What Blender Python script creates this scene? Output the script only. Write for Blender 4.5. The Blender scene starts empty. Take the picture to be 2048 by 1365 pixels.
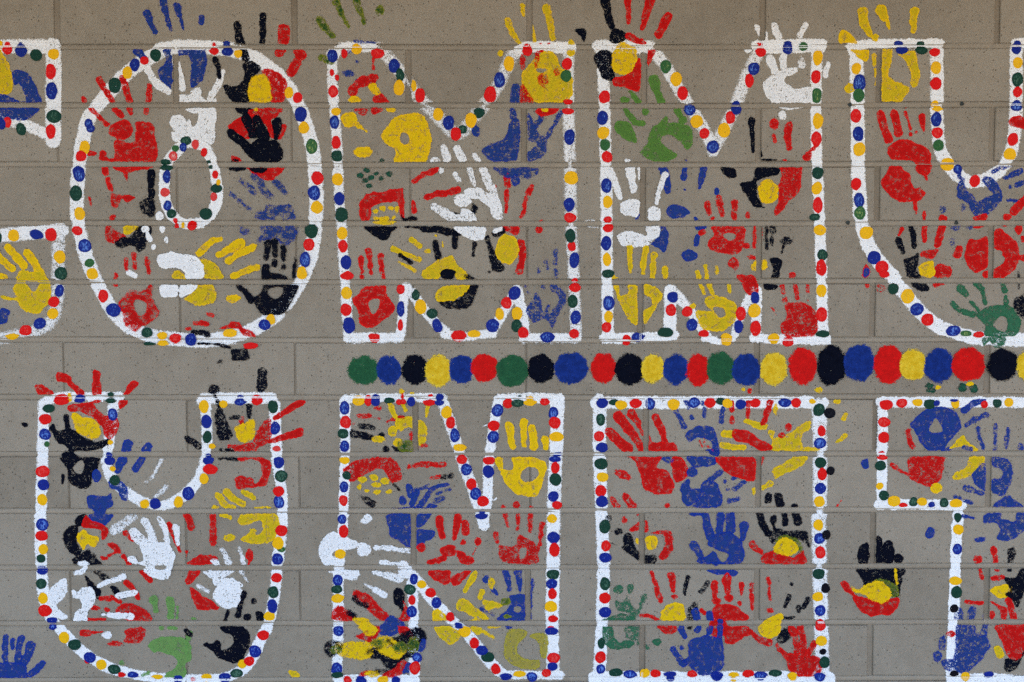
import bpy, math, random
import numpy as np

# ------------------------------------------------------------------ camera, sky, sun, exposure
scene = bpy.context.scene
EYE = 1.512                       # camera height above the pavement, metres
cam = bpy.data.cameras.new('camera')
cam.lens = 50.0; cam.sensor_width = 36.0; cam.clip_start = 0.05; cam.clip_end = 500.0
cam_ob = bpy.data.objects.new('camera', cam)
scene.collection.objects.link(cam_ob)
cam_ob.location = (0.0, -2.45, EYE)
cam_ob.rotation_euler = (math.radians(90.0 - 3.8), 0.0, 0.0)
scene.camera = cam_ob

SUN_EL, SUN_AZ = 56.0, 122.0       # degrees; azimuth from straight in front of the wall round to the right: the sun stands behind the building
world = bpy.data.worlds.new('World'); scene.world = world
world.use_nodes = True
wn = world.node_tree
sky = wn.nodes.new('ShaderNodeTexSky'); sky.sky_type = 'NISHITA'; sky.sun_disc = False
sky.sun_elevation = math.radians(SUN_EL); sky.sun_rotation = math.radians(180.0 - SUN_AZ)
sky.air_density = 1.0; sky.dust_density = 1.0; sky.ozone_density = 1.5
bg = wn.nodes['Background']; bg.inputs['Strength'].default_value = 0.15
wn.links.new(sky.outputs['Color'], bg.inputs['Color'])

sun = bpy.data.lights.new('sun', 'SUN'); sun.energy = 2.0; sun.angle = math.radians(0.6); sun.color = (1.0, 0.95, 0.88)
sun_ob = bpy.data.objects.new('sun', sun); scene.collection.objects.link(sun_ob)
el, az = math.radians(SUN_EL), math.radians(SUN_AZ)
from mathutils import Vector
sdir = Vector((math.sin(az) * math.cos(el), -math.cos(az) * math.cos(el), math.sin(el)))
sun_ob.rotation_euler = sdir.to_track_quat('Z', 'Y').to_euler()
sun_ob.location = sdir * 8

vs = scene.view_settings
vs.view_transform = 'Standard'; vs.look = 'None'; vs.gamma = 1.0; vs.exposure = 1.98
vs.use_curve_mapping = False
scene.cycles.transparent_max_bounces = 24
scene.cycles.max_bounces = 6; scene.cycles.diffuse_bounces = 3; scene.cycles.glossy_bounces = 2
scene.cycles.use_denoising = False

rng = random.Random(7)
COL = scene.collection

# ------------------------------------------------------------------ materials
def nd(nt, kind, **kw):
    n = nt.nodes.new(kind)
    for k, v in kw.items():
        if k.startswith('i_'):
            n.inputs[int(k[2:]) if k[2:].isdigit() else k[2:]].default_value = v
        else:
            setattr(n, k, v)
    return n
def math_(nt, op, a, b=None, c=None, clamp=False):
    n = nt.nodes.new('ShaderNodeMath'); n.operation = op; n.use_clamp = clamp
    for i, v in enumerate((a, b, c)):
        if v is None: continue
        if isinstance(v, (int, float)): n.inputs[i].default_value = v
        else: nt.links.new(v, n.inputs[i])
    return n.outputs[0]
def ramp01(nt, v, lo, hi, smooth=True):
    n = nt.nodes.new('ShaderNodeMapRange'); n.interpolation_type = 'SMOOTHSTEP' if smooth else 'LINEAR'
    nt.links.new(v, n.inputs[0])
    for i, q in ((1, lo), (2, hi)):
        if isinstance(q, (int, float)): n.inputs[i].default_value = q
        else: nt.links.new(q, n.inputs[i])
    n.inputs[3].default_value = 0.0; n.inputs[4].default_value = 1.0
    return n.outputs[0]
def noise(nt, pos, scale, detail=2.0, rough=0.55):
    n = nt.nodes.new('ShaderNodeTexNoise'); n.inputs['Scale'].default_value = scale
    n.inputs['Detail'].default_value = detail; n.inputs['Roughness'].default_value = rough
    nt.links.new(pos, n.inputs['Vector'])
    return n.outputs['Fac']
def mixc(nt, f, a, b):
    n = nt.nodes.new('ShaderNodeMix'); n.data_type = 'RGBA'
    if isinstance(f, (int, float)): n.inputs['Factor'].default_value = f
    else: nt.links.new(f, n.inputs['Factor'])
    for i, v in ((6, a), (7, b)):
        if isinstance(v, tuple): n.inputs[i].default_value = v + (1.0,) if len(v) == 3 else v
        else: nt.links.new(v, n.inputs[i])
    return n.outputs[2]
def new_mat(name):
    m = bpy.data.materials.new(name); m.use_nodes = True
    nt = m.node_tree; b = nt.nodes['Principled BSDF']
    return m, nt, b

def wall_relief(nt, pos):
    """height of the rolled masonry paint, shared by the bricks and by the thin paint films on them"""
    a = noise(nt, pos, 330.0, 3.0, 0.65)
    b = noise(nt, pos, 1100.0, 0.0, 0.6)
    c = noise(nt, pos, 45.0, 1.0, 0.5)
    h = math_(nt, 'ADD', math_(nt, 'MULTIPLY', a, 0.55), math_(nt, 'MULTIPLY', b, 0.35))
    return math_(nt, 'ADD', h, math_(nt, 'MULTIPLY', c, 0.5))

def wall_material(name, base, dark, grime, pits, rough):
    m, nt, b = new_mat(name)
    pos = nt.nodes.new('ShaderNodeNewGeometry').outputs['Position']
    big = noise(nt, pos, 5.0, 3.0, 0.6)
    mid = noise(nt, pos, 42.0, 3.0, 0.65)
    fine = noise(nt, pos, 560.0, 2.0, 0.7)
    oi = nt.nodes.new('ShaderNodeObjectInfo').outputs['Random']
    f = math_(nt, 'ADD', math_(nt, 'MULTIPLY', big, 0.7), math_(nt, 'MULTIPLY', mid, 0.55))
    f = math_(nt, 'ADD', f, math_(nt, 'MULTIPLY', math_(nt, 'SUBTRACT', oi, 0.5), 0.30))
    f = math_(nt, 'ADD', f, math_(nt, 'MULTIPLY', fine, 0.50))
    col = mixc(nt, ramp01(nt, f, 0.48, 1.12), dark, base)
    # pin holes of the block, scattered unevenly
    v = nd(nt, 'ShaderNodeTexVoronoi', feature='F1'); v.inputs['Scale'].default_value = 240.0
    nt.links.new(pos, v.inputs['Vector'])
    cnt = nt.nodes.new('ShaderNodeSeparateColor'); nt.links.new(v.outputs['Color'], cnt.inputs[0])
    pick = math_(nt, 'GREATER_THAN', math_(nt, 'ADD', cnt.outputs[0], math_(nt, 'MULTIPLY', math_(nt, 'SUBTRACT', noise(nt, pos, 11.0, 2.0), 0.5), 1.5)), 0.74)
    rad = math_(nt, 'MULTIPLY', cnt.outputs[1], 0.26)
    pit = math_(nt, 'MULTIPLY', ramp01(nt, v.outputs['Distance'], math_(nt, 'ADD', rad, 0.10), math_(nt, 'MULTIPLY', rad, 0.5)), pick)
    col = mixc(nt, math_(nt, 'MULTIPLY', pit, pits), col, (0.035, 0.029, 0.023))
    # grime that gathered in patches
    gr = ramp01(nt, noise(nt, pos, 17.0, 5.0, 0.7), 0.60, 0.80)
    col = mixc(nt, math_(nt, 'MULTIPLY', gr, grime), col, (0.07, 0.05, 0.034))
    nt.links.new(col, b.inputs['Base Color'])
    b.inputs['Roughness'].default_value = 0.62
    b.inputs['Specular IOR Level'].default_value = 0.15
    h = math_(nt, 'SUBTRACT', wall_relief(nt, pos), math_(nt, 'MULTIPLY', pit, 1.2))
    bp = nd(nt, 'ShaderNodeBump'); bp.inputs['Strength'].default_value = rough; bp.inputs['Distance'].default_value = 0.0012
    nt.links.new(h, bp.inputs['Height']); nt.links.new(bp.outputs[0], b.inputs['Normal'])
    return m
M_BRICK = wall_material('taupe painted block', (0.318, 0.283, 0.236), (0.230, 0.201, 0.163), 0.22, 0.60, 0.75)
M_MORTAR = wall_material('taupe painted mortar', (0.335, 0.294, 0.242), (0.262, 0.225, 0.180), 0.35, 0.10, 0.35)

M_UPRIGHT = wall_material('darker upright mortar', (0.290, 0.248, 0.198), (0.205, 0.170, 0.130), 0.45, 0.10, 0.35)  # darker, browner colour than the bed joints

def paint_material(name, full, thin, kind, streaks=0.8):
    """a film of poster paint: cover (mm to its edge), dryness and edge softness come with the mesh"""
    m, nt, b = new_mat(name)
    pos = nt.nodes.new('ShaderNodeNewGeometry').outputs['Position']
    def attr(a):
        n = nt.nodes.new('ShaderNodeAttribute'); n.attribute_name = a; return n.outputs['Fac']
    cov, dry, soft = attr('cover'), attr('dryness'), attr('softness')
    nF = noise(nt, pos, 380.0, 2.0, 0.65)
    nG = noise(nt, pos, 980.0, 1.0, 0.5)
    nM = noise(nt, pos, 95.0, 3.0, 0.62)
    sp = math_(nt, 'ADD', math_(nt, 'MULTIPLY', math_(nt, 'SUBTRACT', nF, 0.5), 3.4), math_(nt, 'MULTIPLY', math_(nt, 'SUBTRACT', nG, 0.5), 4.2))
    sp = math_(nt, 'ADD', sp, math_(nt, 'MULTIPLY', math_(nt, 'SUBTRACT', nM, 0.5), 1.6))
    e = math_(nt, 'ADD', cov, math_(nt, 'MULTIPLY', soft, sp))
    edge = ramp01(nt, e, -0.30, 0.45)
    drop = math_(nt, 'ADD', math_(nt, 'MULTIPLY_ADD', nF, 0.75, -0.12), math_(nt, 'MULTIPLY_ADD', nG, 0.75, -0.13))
    drop = math_(nt, 'ADD', drop, math_(nt, 'MULTIPLY', math_(nt, 'SUBTRACT', nM, 0.5), 0.75))
    keep = ramp01(nt, drop, math_(nt, 'ADD', dry, 0.045), math_(nt, 'SUBTRACT', dry, 0.045))
    alpha = math_(nt, 'MULTIPLY', edge, keep, clamp=True)
    if kind == 'print' and name[:5] not in ('black', 'white'): alpha = math_(nt, 'MULTIPLY', alpha, math_(nt, 'MULTIPLY_ADD', ramp01(nt, nM, 0.64, 0.46), 0.30, 0.70))
    if kind == 'print' and name[:5] not in ('black', 'white'):
        # creases of the skin leave thin unpainted lines inside the broad parts of a print
        wv = nd(nt, 'ShaderNodeVectorMath', operation='MULTIPLY_ADD')
        cb = nt.nodes.new('ShaderNodeCombineXYZ'); nt.links.new(nM, cb.inputs[0]); nt.links.new(nF, cb.inputs[2])
        nt.links.new(cb.outputs[0], wv.inputs[0]); wv.inputs[1].default_value = (0.012, 0.0, 0.004); nt.links.new(pos, wv.inputs[2])
        vo = nd(nt, 'ShaderNodeTexVoronoi', feature='DISTANCE_TO_EDGE'); vo.inputs['Scale'].default_value = 38.0
        nt.links.new(wv.outputs[0], vo.inputs['Vector'])
        line = math_(nt, 'MULTIPLY', ramp01(nt, vo.outputs['Distance'], 0.045, 0.012), ramp01(nt, cov, 2.5, 5.0))
        line = math_(nt, 'MULTIPLY', line, ramp01(nt, nM, 0.42, 0.60))
        alpha = math_(nt, 'MULTIPLY', alpha, math_(nt, 'MULTIPLY_ADD', line, -0.5, 1.0))
    if kind == 'dot':
        # a pressed finger leaves a thick rim and a thin streaky middle
        mid = ramp01(nt, cov, 1.6, 5.2)
        mp = nd(nt, 'ShaderNodeMapping'); mp.inputs['Scale'].default_value = (1.0, 1.0, 0.45); mp.inputs['Rotation'].default_value = (0, 0.6, 0)
        nt.links.new(pos, mp.inputs['Vector'])
        st = noise(nt, mp.outputs[0], 520.0, 2.0, 0.7)
        per = nt.nodes.new('ShaderNodeObjectInfo').outputs['Random']
        t = math_(nt, 'MULTIPLY', mid, ramp01(nt, math_(nt, 'ADD', st, math_(nt, 'MULTIPLY', math_(nt, 'SUBTRACT', per, 0.6), 0.24)), 0.53, 0.66))
        col = mixc(nt, math_(nt, 'MULTIPLY', t, streaks), full, thin)
    else:
        ring = ramp01(nt, cov, 4.5, 0.6)
        f = math_(nt, 'ADD', math_(nt, 'MULTIPLY', math_(nt, 'SUBTRACT', nM, 0.40), 3.2), math_(nt, 'MULTIPLY', ring, 0.55))
        f = math_(nt, 'ADD', f, math_(nt, 'MULTIPLY', math_(nt, 'SUBTRACT', nF, 0.5), 1.2), clamp=True)
        col = mixc(nt, f, thin, full)
    tint = math_(nt, 'ADD', math_(nt, 'MULTIPLY_ADD', nM, 0.30, 0.50), math_(nt, 'MULTIPLY_ADD', nG, 0.50 if kind != 'dot' else 0.2, 0.10 if kind != 'dot' else 0.25))
    hs = nd(nt, 'ShaderNodeHueSaturation'); nt.links.new(tint, hs.inputs['Value']); nt.links.new(col, hs.inputs['Color'])
    nt.links.new(hs.outputs[0], b.inputs['Base Color'])
    nt.links.new(alpha, b.inputs['Alpha'])
    b.inputs['Roughness'].default_value = {'dot': 0.28, 'print': 0.40, 'brush': 0.5}[kind]
    b.inputs['Specular IOR Level'].default_value = {'dot': 0.065, 'print': 0.012, 'brush': 0.012}[kind]
    h = math_(nt, 'ADD', math_(nt, 'MULTIPLY', nF, 0.9), math_(nt, 'MULTIPLY', nM, 0.8))
    h = math_(nt, 'ADD', h, math_(nt, 'MULTIPLY', ramp01(nt, cov, -0.3, 1.6), 0.5))
    bp = nd(nt, 'ShaderNodeBump'); bp.inputs['Strength'].default_value = 0.5; bp.inputs['Distance'].default_value = 0.0011
    nt.links.new(h, bp.inputs['Height']); nt.links.new(bp.outputs[0], b.inputs['Normal'])
    return m

RED, RED_T = (0.74, 0.010, 0.009), (0.47, 0.009, 0.009)
BLU, BLU_T = (0.008, 0.032, 0.33), (0.020, 0.050, 0.22)
YEL, YEL_T = (0.92, 0.57, 0.008), (0.72, 0.50, 0.010)
OCH, OCH_T = (0.90, 0.58, 0.008), (0.54, 0.42, 0.018)
GRN, GRN_T = (0.008, 0.055, 0.036), (0.020, 0.11, 0.07)
GR2, GR2_T = (0.018, 0.130, 0.065), (0.04, 0.15, 0.085)
LGR, LGR_T = (0.105, 0.255, 0.045), (0.085, 0.195, 0.045)
PGR, PGR_T = (0.14, 0.33, 0.085), (0.15, 0.28, 0.09)
BLK, BLK_T = (0.0022, 0.0030, 0.0090), (0.0040, 0.0055, 0.014)
WHT, WHT_T = (0.90, 0.93, 0.985), (0.82, 0.85, 0.91)
OLI, OLI_T = (0.22, 0.25, 0.02), (0.022, 0.075, 0.022)
TOL, TOL_T = (0.44, 0.38, 0.03), (0.33, 0.28, 0.07)
PRINT = {}
for k, nm, f, t in (('r', 'red', RED, RED_T), ('b', 'blue', BLU, BLU_T), ('y', 'yellow', YEL, YEL_T), ('Y', 'thin yellow', OCH, OCH_T),
                    ('g', 'dark green', GRN, GRN_T), ('G', 'green', GR2, GR2_T), ('l', 'leaf green', LGR, LGR_T), ('L', 'pale green', PGR, PGR_T),
                    ('k', 'black', BLK, BLK_T), ('w', 'white', WHT, WHT_T), ('o', 'olive green', OLI, OLI_T), ('O', 'faint olive', TOL, TOL_T)):
    PRINT[k] = paint_material(nm + ' hand paint', f, t, 'print')
DOT = {'r': paint_material('red dot paint', (0.72, 0.007, 0.008), (0.85, 0.22, 0.20), 'dot', 0.28),
       'b': paint_material('blue dot paint', (0.006, 0.020, 0.25), (0.13, 0.29, 0.82), 'dot', 0.80),
       'y': paint_material('yellow dot paint', (0.87, 0.48, 0.006), (0.74, 0.50, 0.05), 'dot', 0.55),
       'g': paint_material('green dot paint', (0.007, 0.046, 0.032), (0.13, 0.28, 0.20), 'dot', 0.45),
       'l': paint_material('leaf green dot paint', (0.030, 0.120, 0.040), (0.36, 0.48, 0.16), 'dot', 0.85),
       'p': paint_material('pale red dot paint', (0.70, 0.05, 0.05), (0.84, 0.50, 0.48), 'dot', 0.9),
       'k': paint_material('black dot paint', BLK, (0.02, 0.022, 0.03), 'dot', 0.4)}
M_WHITE = paint_material('white outline paint', (0.91, 0.94, 0.99), (0.85, 0.88, 0.94), 'brush')
BRUSH = {'R': paint_material('red brushed paint', (0.68, 0.010, 0.010), (0.54, 0.010, 0.010), 'brush'),
         'B': paint_material('blue brushed paint', (0.011, 0.038, 0.26), (0.009, 0.026, 0.17), 'brush'),
         'Y': paint_material('yellow brushed paint', (0.76, 0.56, 0.045), (0.66, 0.43, 0.015), 'brush'),
         'G': paint_material('green brushed paint', (0.022, 0.110, 0.050), (0.018, 0.085, 0.042), 'brush'),
         'K': paint_material('black brushed paint', BLK, BLK_T, 'brush')}

# ------------------------------------------------------------------ unseen ground and overhang, added to shape the wall's light
def plain_mat(name, c, c2, scale, rough=0.8):
    m, nt, b = new_mat(name)
    pos = nt.nodes.new('ShaderNodeNewGeometry').outputs['Position']
    nt.links.new(mixc(nt, noise(nt, pos, scale, 5.0, 0.65), c, c2), b.inputs['Base Color'])
    b.inputs['Roughness'].default_value = rough
    return m
def mesh_obj(name, verts, faces, mat, parent=None, loc=(0, 0, 0)):
    me = bpy.data.meshes.new(name); me.from_pydata([tuple(v) for v in verts], [], faces); me.update()
    me.materials.append(mat)
    o = bpy.data.objects.new(name, me); COL.objects.link(o); o.location = loc
    if parent: o.parent = parent
    return o
def box(x0, x1, y0, y1, z0, z1):
    v = [(x, y, z) for x in (x0, x1) for y in (y0, y1) for z in (z0, z1)]
    f = [(0, 1, 3, 2), (4, 6, 7, 5), (0, 4, 5, 1), (2, 3, 7, 6), (0, 2, 6, 4), (1, 5, 7, 3)]
    return v, f
M_GROUND = plain_mat('warm bounce ground', (0.34, 0.235, 0.13), (0.40, 0.285, 0.165), 6.0)
g = mesh_obj('bounce_ground', [(-60, -60, 0), (60, -60, 0), (60, 60, 0), (-60, 60, 0)], [(0, 1, 2, 3)], M_GROUND); g['kind'] = 'structure'  # unseen ground, added so its warm tone bounces light onto the wall
M_OVERHANG = plain_mat('warm overhang', (0.46, 0.30, 0.15), (0.40, 0.26, 0.12), 3.0)
v, f = box(-4.0, 4.0, -1.95, 0.22, 2.275, 2.42)
so = mesh_obj('shade_overhang', v, f, M_OVERHANG); so['kind'] = 'structure'  # unseen overhang, added to shade and warm the top of the wall

# ------------------------------------------------------------------ the block wall
# bed joint heights (mm above the view's middle course line) at five stations, upright joints per course, measured on the wall
Z0 = 1.35
STX = np.array([-797.6, -452.3, -20.7, 367.7, 756.1])
BEDS = np.array([[501.8, 501.5, 501.0, 500.9, 503.2],
                  [403.1, 403.1, 402.7, 401.5, 404.4],
                  [302.8, 301.7, 301.7, 301.7, 304.5],
                  [202.5, 202.2, 201.0, 201.6, 202.2],
                  [101.5, 101.2, 100.6, 102.1, 103.7],
                  [1.7, 0.7, -0.0, 1.0, 2.3],
                  [-98.1, -98.7, -99.0, -98.3, -96.4],
                  [-197.7, -198.3, -197.5, -196.8, -196.7],
                  [-297.2, -297.2, -296.6, -295.9, -294.8],
                  [-397.1, -397.7, -396.4, -395.5, -393.7],
                  [-496.2, -495.6, -496.1, -495.1, -493.4],
                  [-597.2, -596.7, -595.4, -595.4, -593.2]])
UPR = {0: [-774.1, -370.0, 29.8, 426.7, 825.9], 1: [-573.0, -176.8, 225.5, 625.6], 2: [-377.2, 20.5, 421.5, 821.3], 3: [-174.5, 224.6, 626.7], 4: [-371.4, 25.8, 424.7, 823.6], 5: [-572.4, -175.0, 221.5, 621.9], 6: [-775.3, -375.1, 24.2, 423.5, 822.0], 7: [-563.3, -167.3, 232.3, 630.1], 8: [-769.9, -369.6, 32.0, 428.1, 828.1], 9: [-568.1, -171.6, 226.5, 629.1], 10: [-771.8, -370.4, 28.0, 428.1, 829.9], 11: [-570.2, -170.8, 228.3, 628.0]}
JH = 4.7            # half width of a joint, mm
FLUSH = {(2, 0), (4, 0), (4, 1), (5, 0), (6, 0), (6, 1), (6, 2), (7, 0), (8, 0), (8, 1), (8, 2), (9, 0), (10, 0), (10, 1), (11, 0), (11, 1), (3, 0)}   # uprights filled almost level: course, place
FILM_EDGE = []; GAP = []
BRICKS = []         # x0, x1, z0, z1 (mm, local to Z0), proud (mm)
ndown, nup = 7, 4   # courses beyond the measured ones
beds = [list(r) for r in BEDS]
for k in range(nup): beds.insert(0, [q + 100.0 for q in beds[0]])
for k in range(ndown): beds.append([q - 100.0 for q in beds[-1]])
beds = np.array(beds)
XL, XR = -1480.0, 1480.0
for c in range(len(beds) - 1):
    top, bot = beds[c], beds[c + 1]
    mc = c - nup + 1                      # measured course number
    xs = list(UPR.get(mc, []))
    if not xs:
        par = UPR[mc % 2] if mc % 2 in UPR else UPR[0]
        xs = [q + rng.uniform(-2, 2) for q in par]
    fl = [(mc, k) in FLUSH or (mc not in UPR and rng.random() < 0.4) for k in range(len(xs))]
    while xs[0] > XL - 350: xs.insert(0, xs[0] - 400.0); fl.insert(0, mc in UPR or rng.random() < 0.4)
    while xs[-1] < XR + 350: xs.append(xs[-1] + 400.0); fl.append(rng.random() < 0.4)
    for i in range(len(xs) - 1):
        a, b_ = xs[i], xs[i + 1]
        ja, jb = (1.1 if fl[i] else JH), (1.1 if fl[i + 1] else JH)
        mx = 0.5 * (a + b_)
        zt, zb = np.interp(mx, STX, top), np.interp(mx, STX, bot)
        BRICKS.append((a + ja, b_ - jb, zb + JH * 0.95, zt - JH * 0.95, rng.uniform(-0.2, 0.2)))
        FILM_EDGE.append((2.6 if fl[i] else 0.0, 2.6 if fl[i + 1] else 0.0)); GAP.append(jb)
BR = np.array(BRICKS)
BRF = BR.copy(); FE = np.array(FILM_EDGE); BRF[:, 0] -= FE[:, 0]; BRF[:, 1] += FE[:, 1]   # paint runs straight over level joints
def joint_depth(d):
    """recess (mm) of the wall face at signed distance d (mm) inside the nearest block edge"""
    w = -d
    return np.where(d > 1.3, 0.0, np.where(d > 0, 1.3 - d, 1.1 + 1.2 * np.clip(1 - w / 2.6, 0, 1) ** 1.5))
def face_dist(X, Z):
    d = np.full(X.shape, -50.0); pr = np.zeros(X.shape)
    x0, x1, z0, z1 = X.min(), X.max(), Z.min(), Z.max()
    near = (BRF[:, 0] - 8 < x1) & (BRF[:, 1] + 8 > x0) & (BRF[:, 2] - 8 < z1) & (BRF[:, 3] + 8 > z0)
    for a, b_, c, e, p in BRF[near]:
        q = np.minimum(np.minimum(X - a, b_ - X), np.minimum(Z - c, e - Z))
        s = q > d
        d = np.where(s, q, d); pr = np.where(s, p, pr)
    return d, pr

wall = bpy.data.objects.new('brick_wall', None); COL.objects.link(wall); wall.location = (0, 0, 0)
wall['label'] = 'taupe painted wall of long blocks in half bond behind all the paint'; wall['category'] = 'wall'
# one block: front face at y = 0, arris chamfered, a touch crowned; unit size scaled per block
def block_mesh(i):
    r = random.Random(i)
    hx, hz = 0.1956, 0.0458
    per = [(-1, -1), (-.34, -1), (.3, -1), (1, -1), (1, 1), (.36, 1), (-.3, 1), (-1, 1)]
    n = len(per); v = []
    for ring in range(3):
        for sx, sz in per:
            j = 0.0005
            bev = (0.0, 0.0013 + r.uniform(-.0004, .0009), 0.0)[ring]
            x, z = sx * hx, sz * hz
            if ring < 2 and abs(sx) < 1: x += r.uniform(-.03, .03)
            x -= (1 if sx == 1 else -1 if sx == -1 else 0) * (bev + (r.uniform(0, j) if ring == 0 else 0))
            z -= sz * (bev + (r.uniform(-.0002, j) if ring == 0 else 0))
            v.append((x, (0.0014, 0.0, 0.09)[ring], z))
    f = [tuple(range(n, 2 * n))]
    for k in range(n):
        q = (k + 1) % n
        f.append((k, q, n + q, n + k)); f.append((2 * n + k, 2 * n + q, q, k))
    me = bpy.data.meshes.new('brick'); me.from_pydata(v, [], f); me.update(); me.materials.append(M_BRICK)
    return me
bms = [block_mesh(k) for k in range(6)]
for (a, b_, c, e, p) in BRICKS:
    o = bpy.data.objects.new('brick', rng.choice(bms)); COL.objects.link(o); o.parent = wall
    o.location = (0.0005 * (a + b_), -0.001 * p, Z0 + 0.0005 * (c + e))
    o.scale = ((b_ - a) / 391.2, 1.0, (e - c) / 91.6)
# mortar: swept profile, edges deeper than the middle
BED_PROF = [(-1.3, 4.6), (-1.0, 2.7), (-0.84, 1.9), (-0.4, 1.2), (0.15, 1.05), (0.55, 1.45), (0.82, 2.4), (1.0, 3.6), (1.3, 5.2)]
UPR_PROF = [(-1.3, 5.0), (-1.0, 2.2), (-0.75, 2.9), (-0.4, 3.5), (0.0, 3.8), (0.4, 3.9), (0.75, 3.8), (1.0, 3.9), (1.3, 5.4)]
def sweep(name, pts, horizontal, half, step=16.0, sink=1.0):
    (xa, za), (xb, zb) = pts[0], pts[-1]
    vs_, fs = [], []
    P = np.array(pts); L = np.r_[0, np.cumsum(np.hypot(*np.diff(P, axis=0).T))]
    n = max(2, int(L[-1] / step)); t = np.linspace(0, L[-1], n)
    px, pz = np.interp(t, L, P[:, 0]), np.interp(t, L, P[:, 1])
    wob = np.cumsum([rng.uniform(-.3, .3) for _ in t]); wob = np.clip(wob - wob.mean(), -.9, .9)
    lev = np.cumsum([rng.uniform(-.12, .12) for _ in t]); lev = np.clip(lev - lev.mean(), -.45, .35)
    PROF = BED_PROF if horizontal else UPR_PROF
    for i in range(n):
        for (s, dpt) in PROF:
            k = s * half + wob[i] * (abs(s) < 1)
            dd = (dpt * sink + lev[i] * sink + rng.uniform(-.1, .1)) * 0.001
            x, z = (px[i], pz[i] + k) if horizontal else (px[i] + k, pz[i])
            vs_.append((x * 0.001, dd, Z0 + z * 0.001))
    m = len(PROF)
    for i in range(n - 1):
        for j in range(m - 1):
            a = i * m + j
            q = (a, a + 1, a + m + 1, a + m)
            fs.append(q[::-1] if horizontal else q)
    o = mesh_obj(name, vs_, fs, M_MORTAR if horizontal else M_UPRIGHT, wall)
    o.data.polygons.foreach_set('use_smooth', [True] * len(o.data.polygons))
    return o
for r in beds:
    xs = np.r_[XL - 400, STX, XR + 400]
    sweep('bed_joint', list(zip(xs, np.interp(xs, STX, r))), True, JH)
for i, (a, b_, c, e, p) in enumerate(BRICKS):
    sweep('upright_joint', [(b_ + GAP[i], c - 2.5), (b_ + GAP[i], e + 2.5)], False, GAP[i], 14.0, 0.6 if GAP[i] < 2 else 1.0)
v, f = box(-1.9, 1.9, 0.0912, 0.20, 0.0, 2.27)
light_stop = mesh_obj('light_stop_slab', v, f, M_MORTAR, wall)  # unseen slab added behind the blocks to keep light from leaking through

# ------------------------------------------------------------------ paint films
def lattice(seed):
    r = np.random.RandomState(seed); return r.rand(256, 256)
LAT = [lattice(s) for s in (1, 2, 3)]
def vnoise(X, Z, wl, k=0):
    u, w = X / wl + 977.3, Z / wl + 411.7
    i, j = np.floor(u).astype(int), np.floor(w).astype(int)
    a, b_ = u - i, w - j
    a = a * a * (3 - 2 * a); b_ = b_ * b_ * (3 - 2 * b_)
    L = LAT[k]; i0, i1, j0, j1 = i & 255, (i + 1) & 255, j & 255, (j + 1) & 255
    return (L[i0, j0] * (1 - a) + L[i1, j0] * a) * (1 - b_) + (L[i0, j1] * (1 - a) + L[i1, j1] * a) * b_ - 0.5
def catmull(P, closed, sub=6):
    P = np.asarray(P, float); n = len(P)
    if n < 3: return P
    if closed: Q = np.vstack([P[-1], P, P[0], P[1]])
    else: Q = np.vstack([2 * P[0] - P[1], P, 2 * P[-1] - P[-2]])
    out = []
    for i in range(1, len(Q) - 2):
        p0, p1, p2, p3 = Q[i - 1], Q[i], Q[i + 1], Q[i + 2]
        for t in np.linspace(0, 1, sub, endpoint=False):
            out.append(0.5 * (2 * p1 + (p2 - p0) * t + (2 * p0 - 5 * p1 + 4 * p2 - p3) * t * t + (3 * p1 - p0 - 3 * p2 + p3) * t ** 3))
    if not closed: out.append(P[-1])
    return np.array(out)
def shape_bounds(s):
    if s[0] == 'e': x, z, a, b_ = s[2][:4]; r = max(a, b_); return x - r, x + r, z - r, z + r
    P = s[2]; w = (max(s[3]) / 2 if s[0] == 's' else 0)
    return P[:, 0].min() - w, P[:, 0].max() + w, P[:, 1].min() - w, P[:, 1].max() + w
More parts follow.
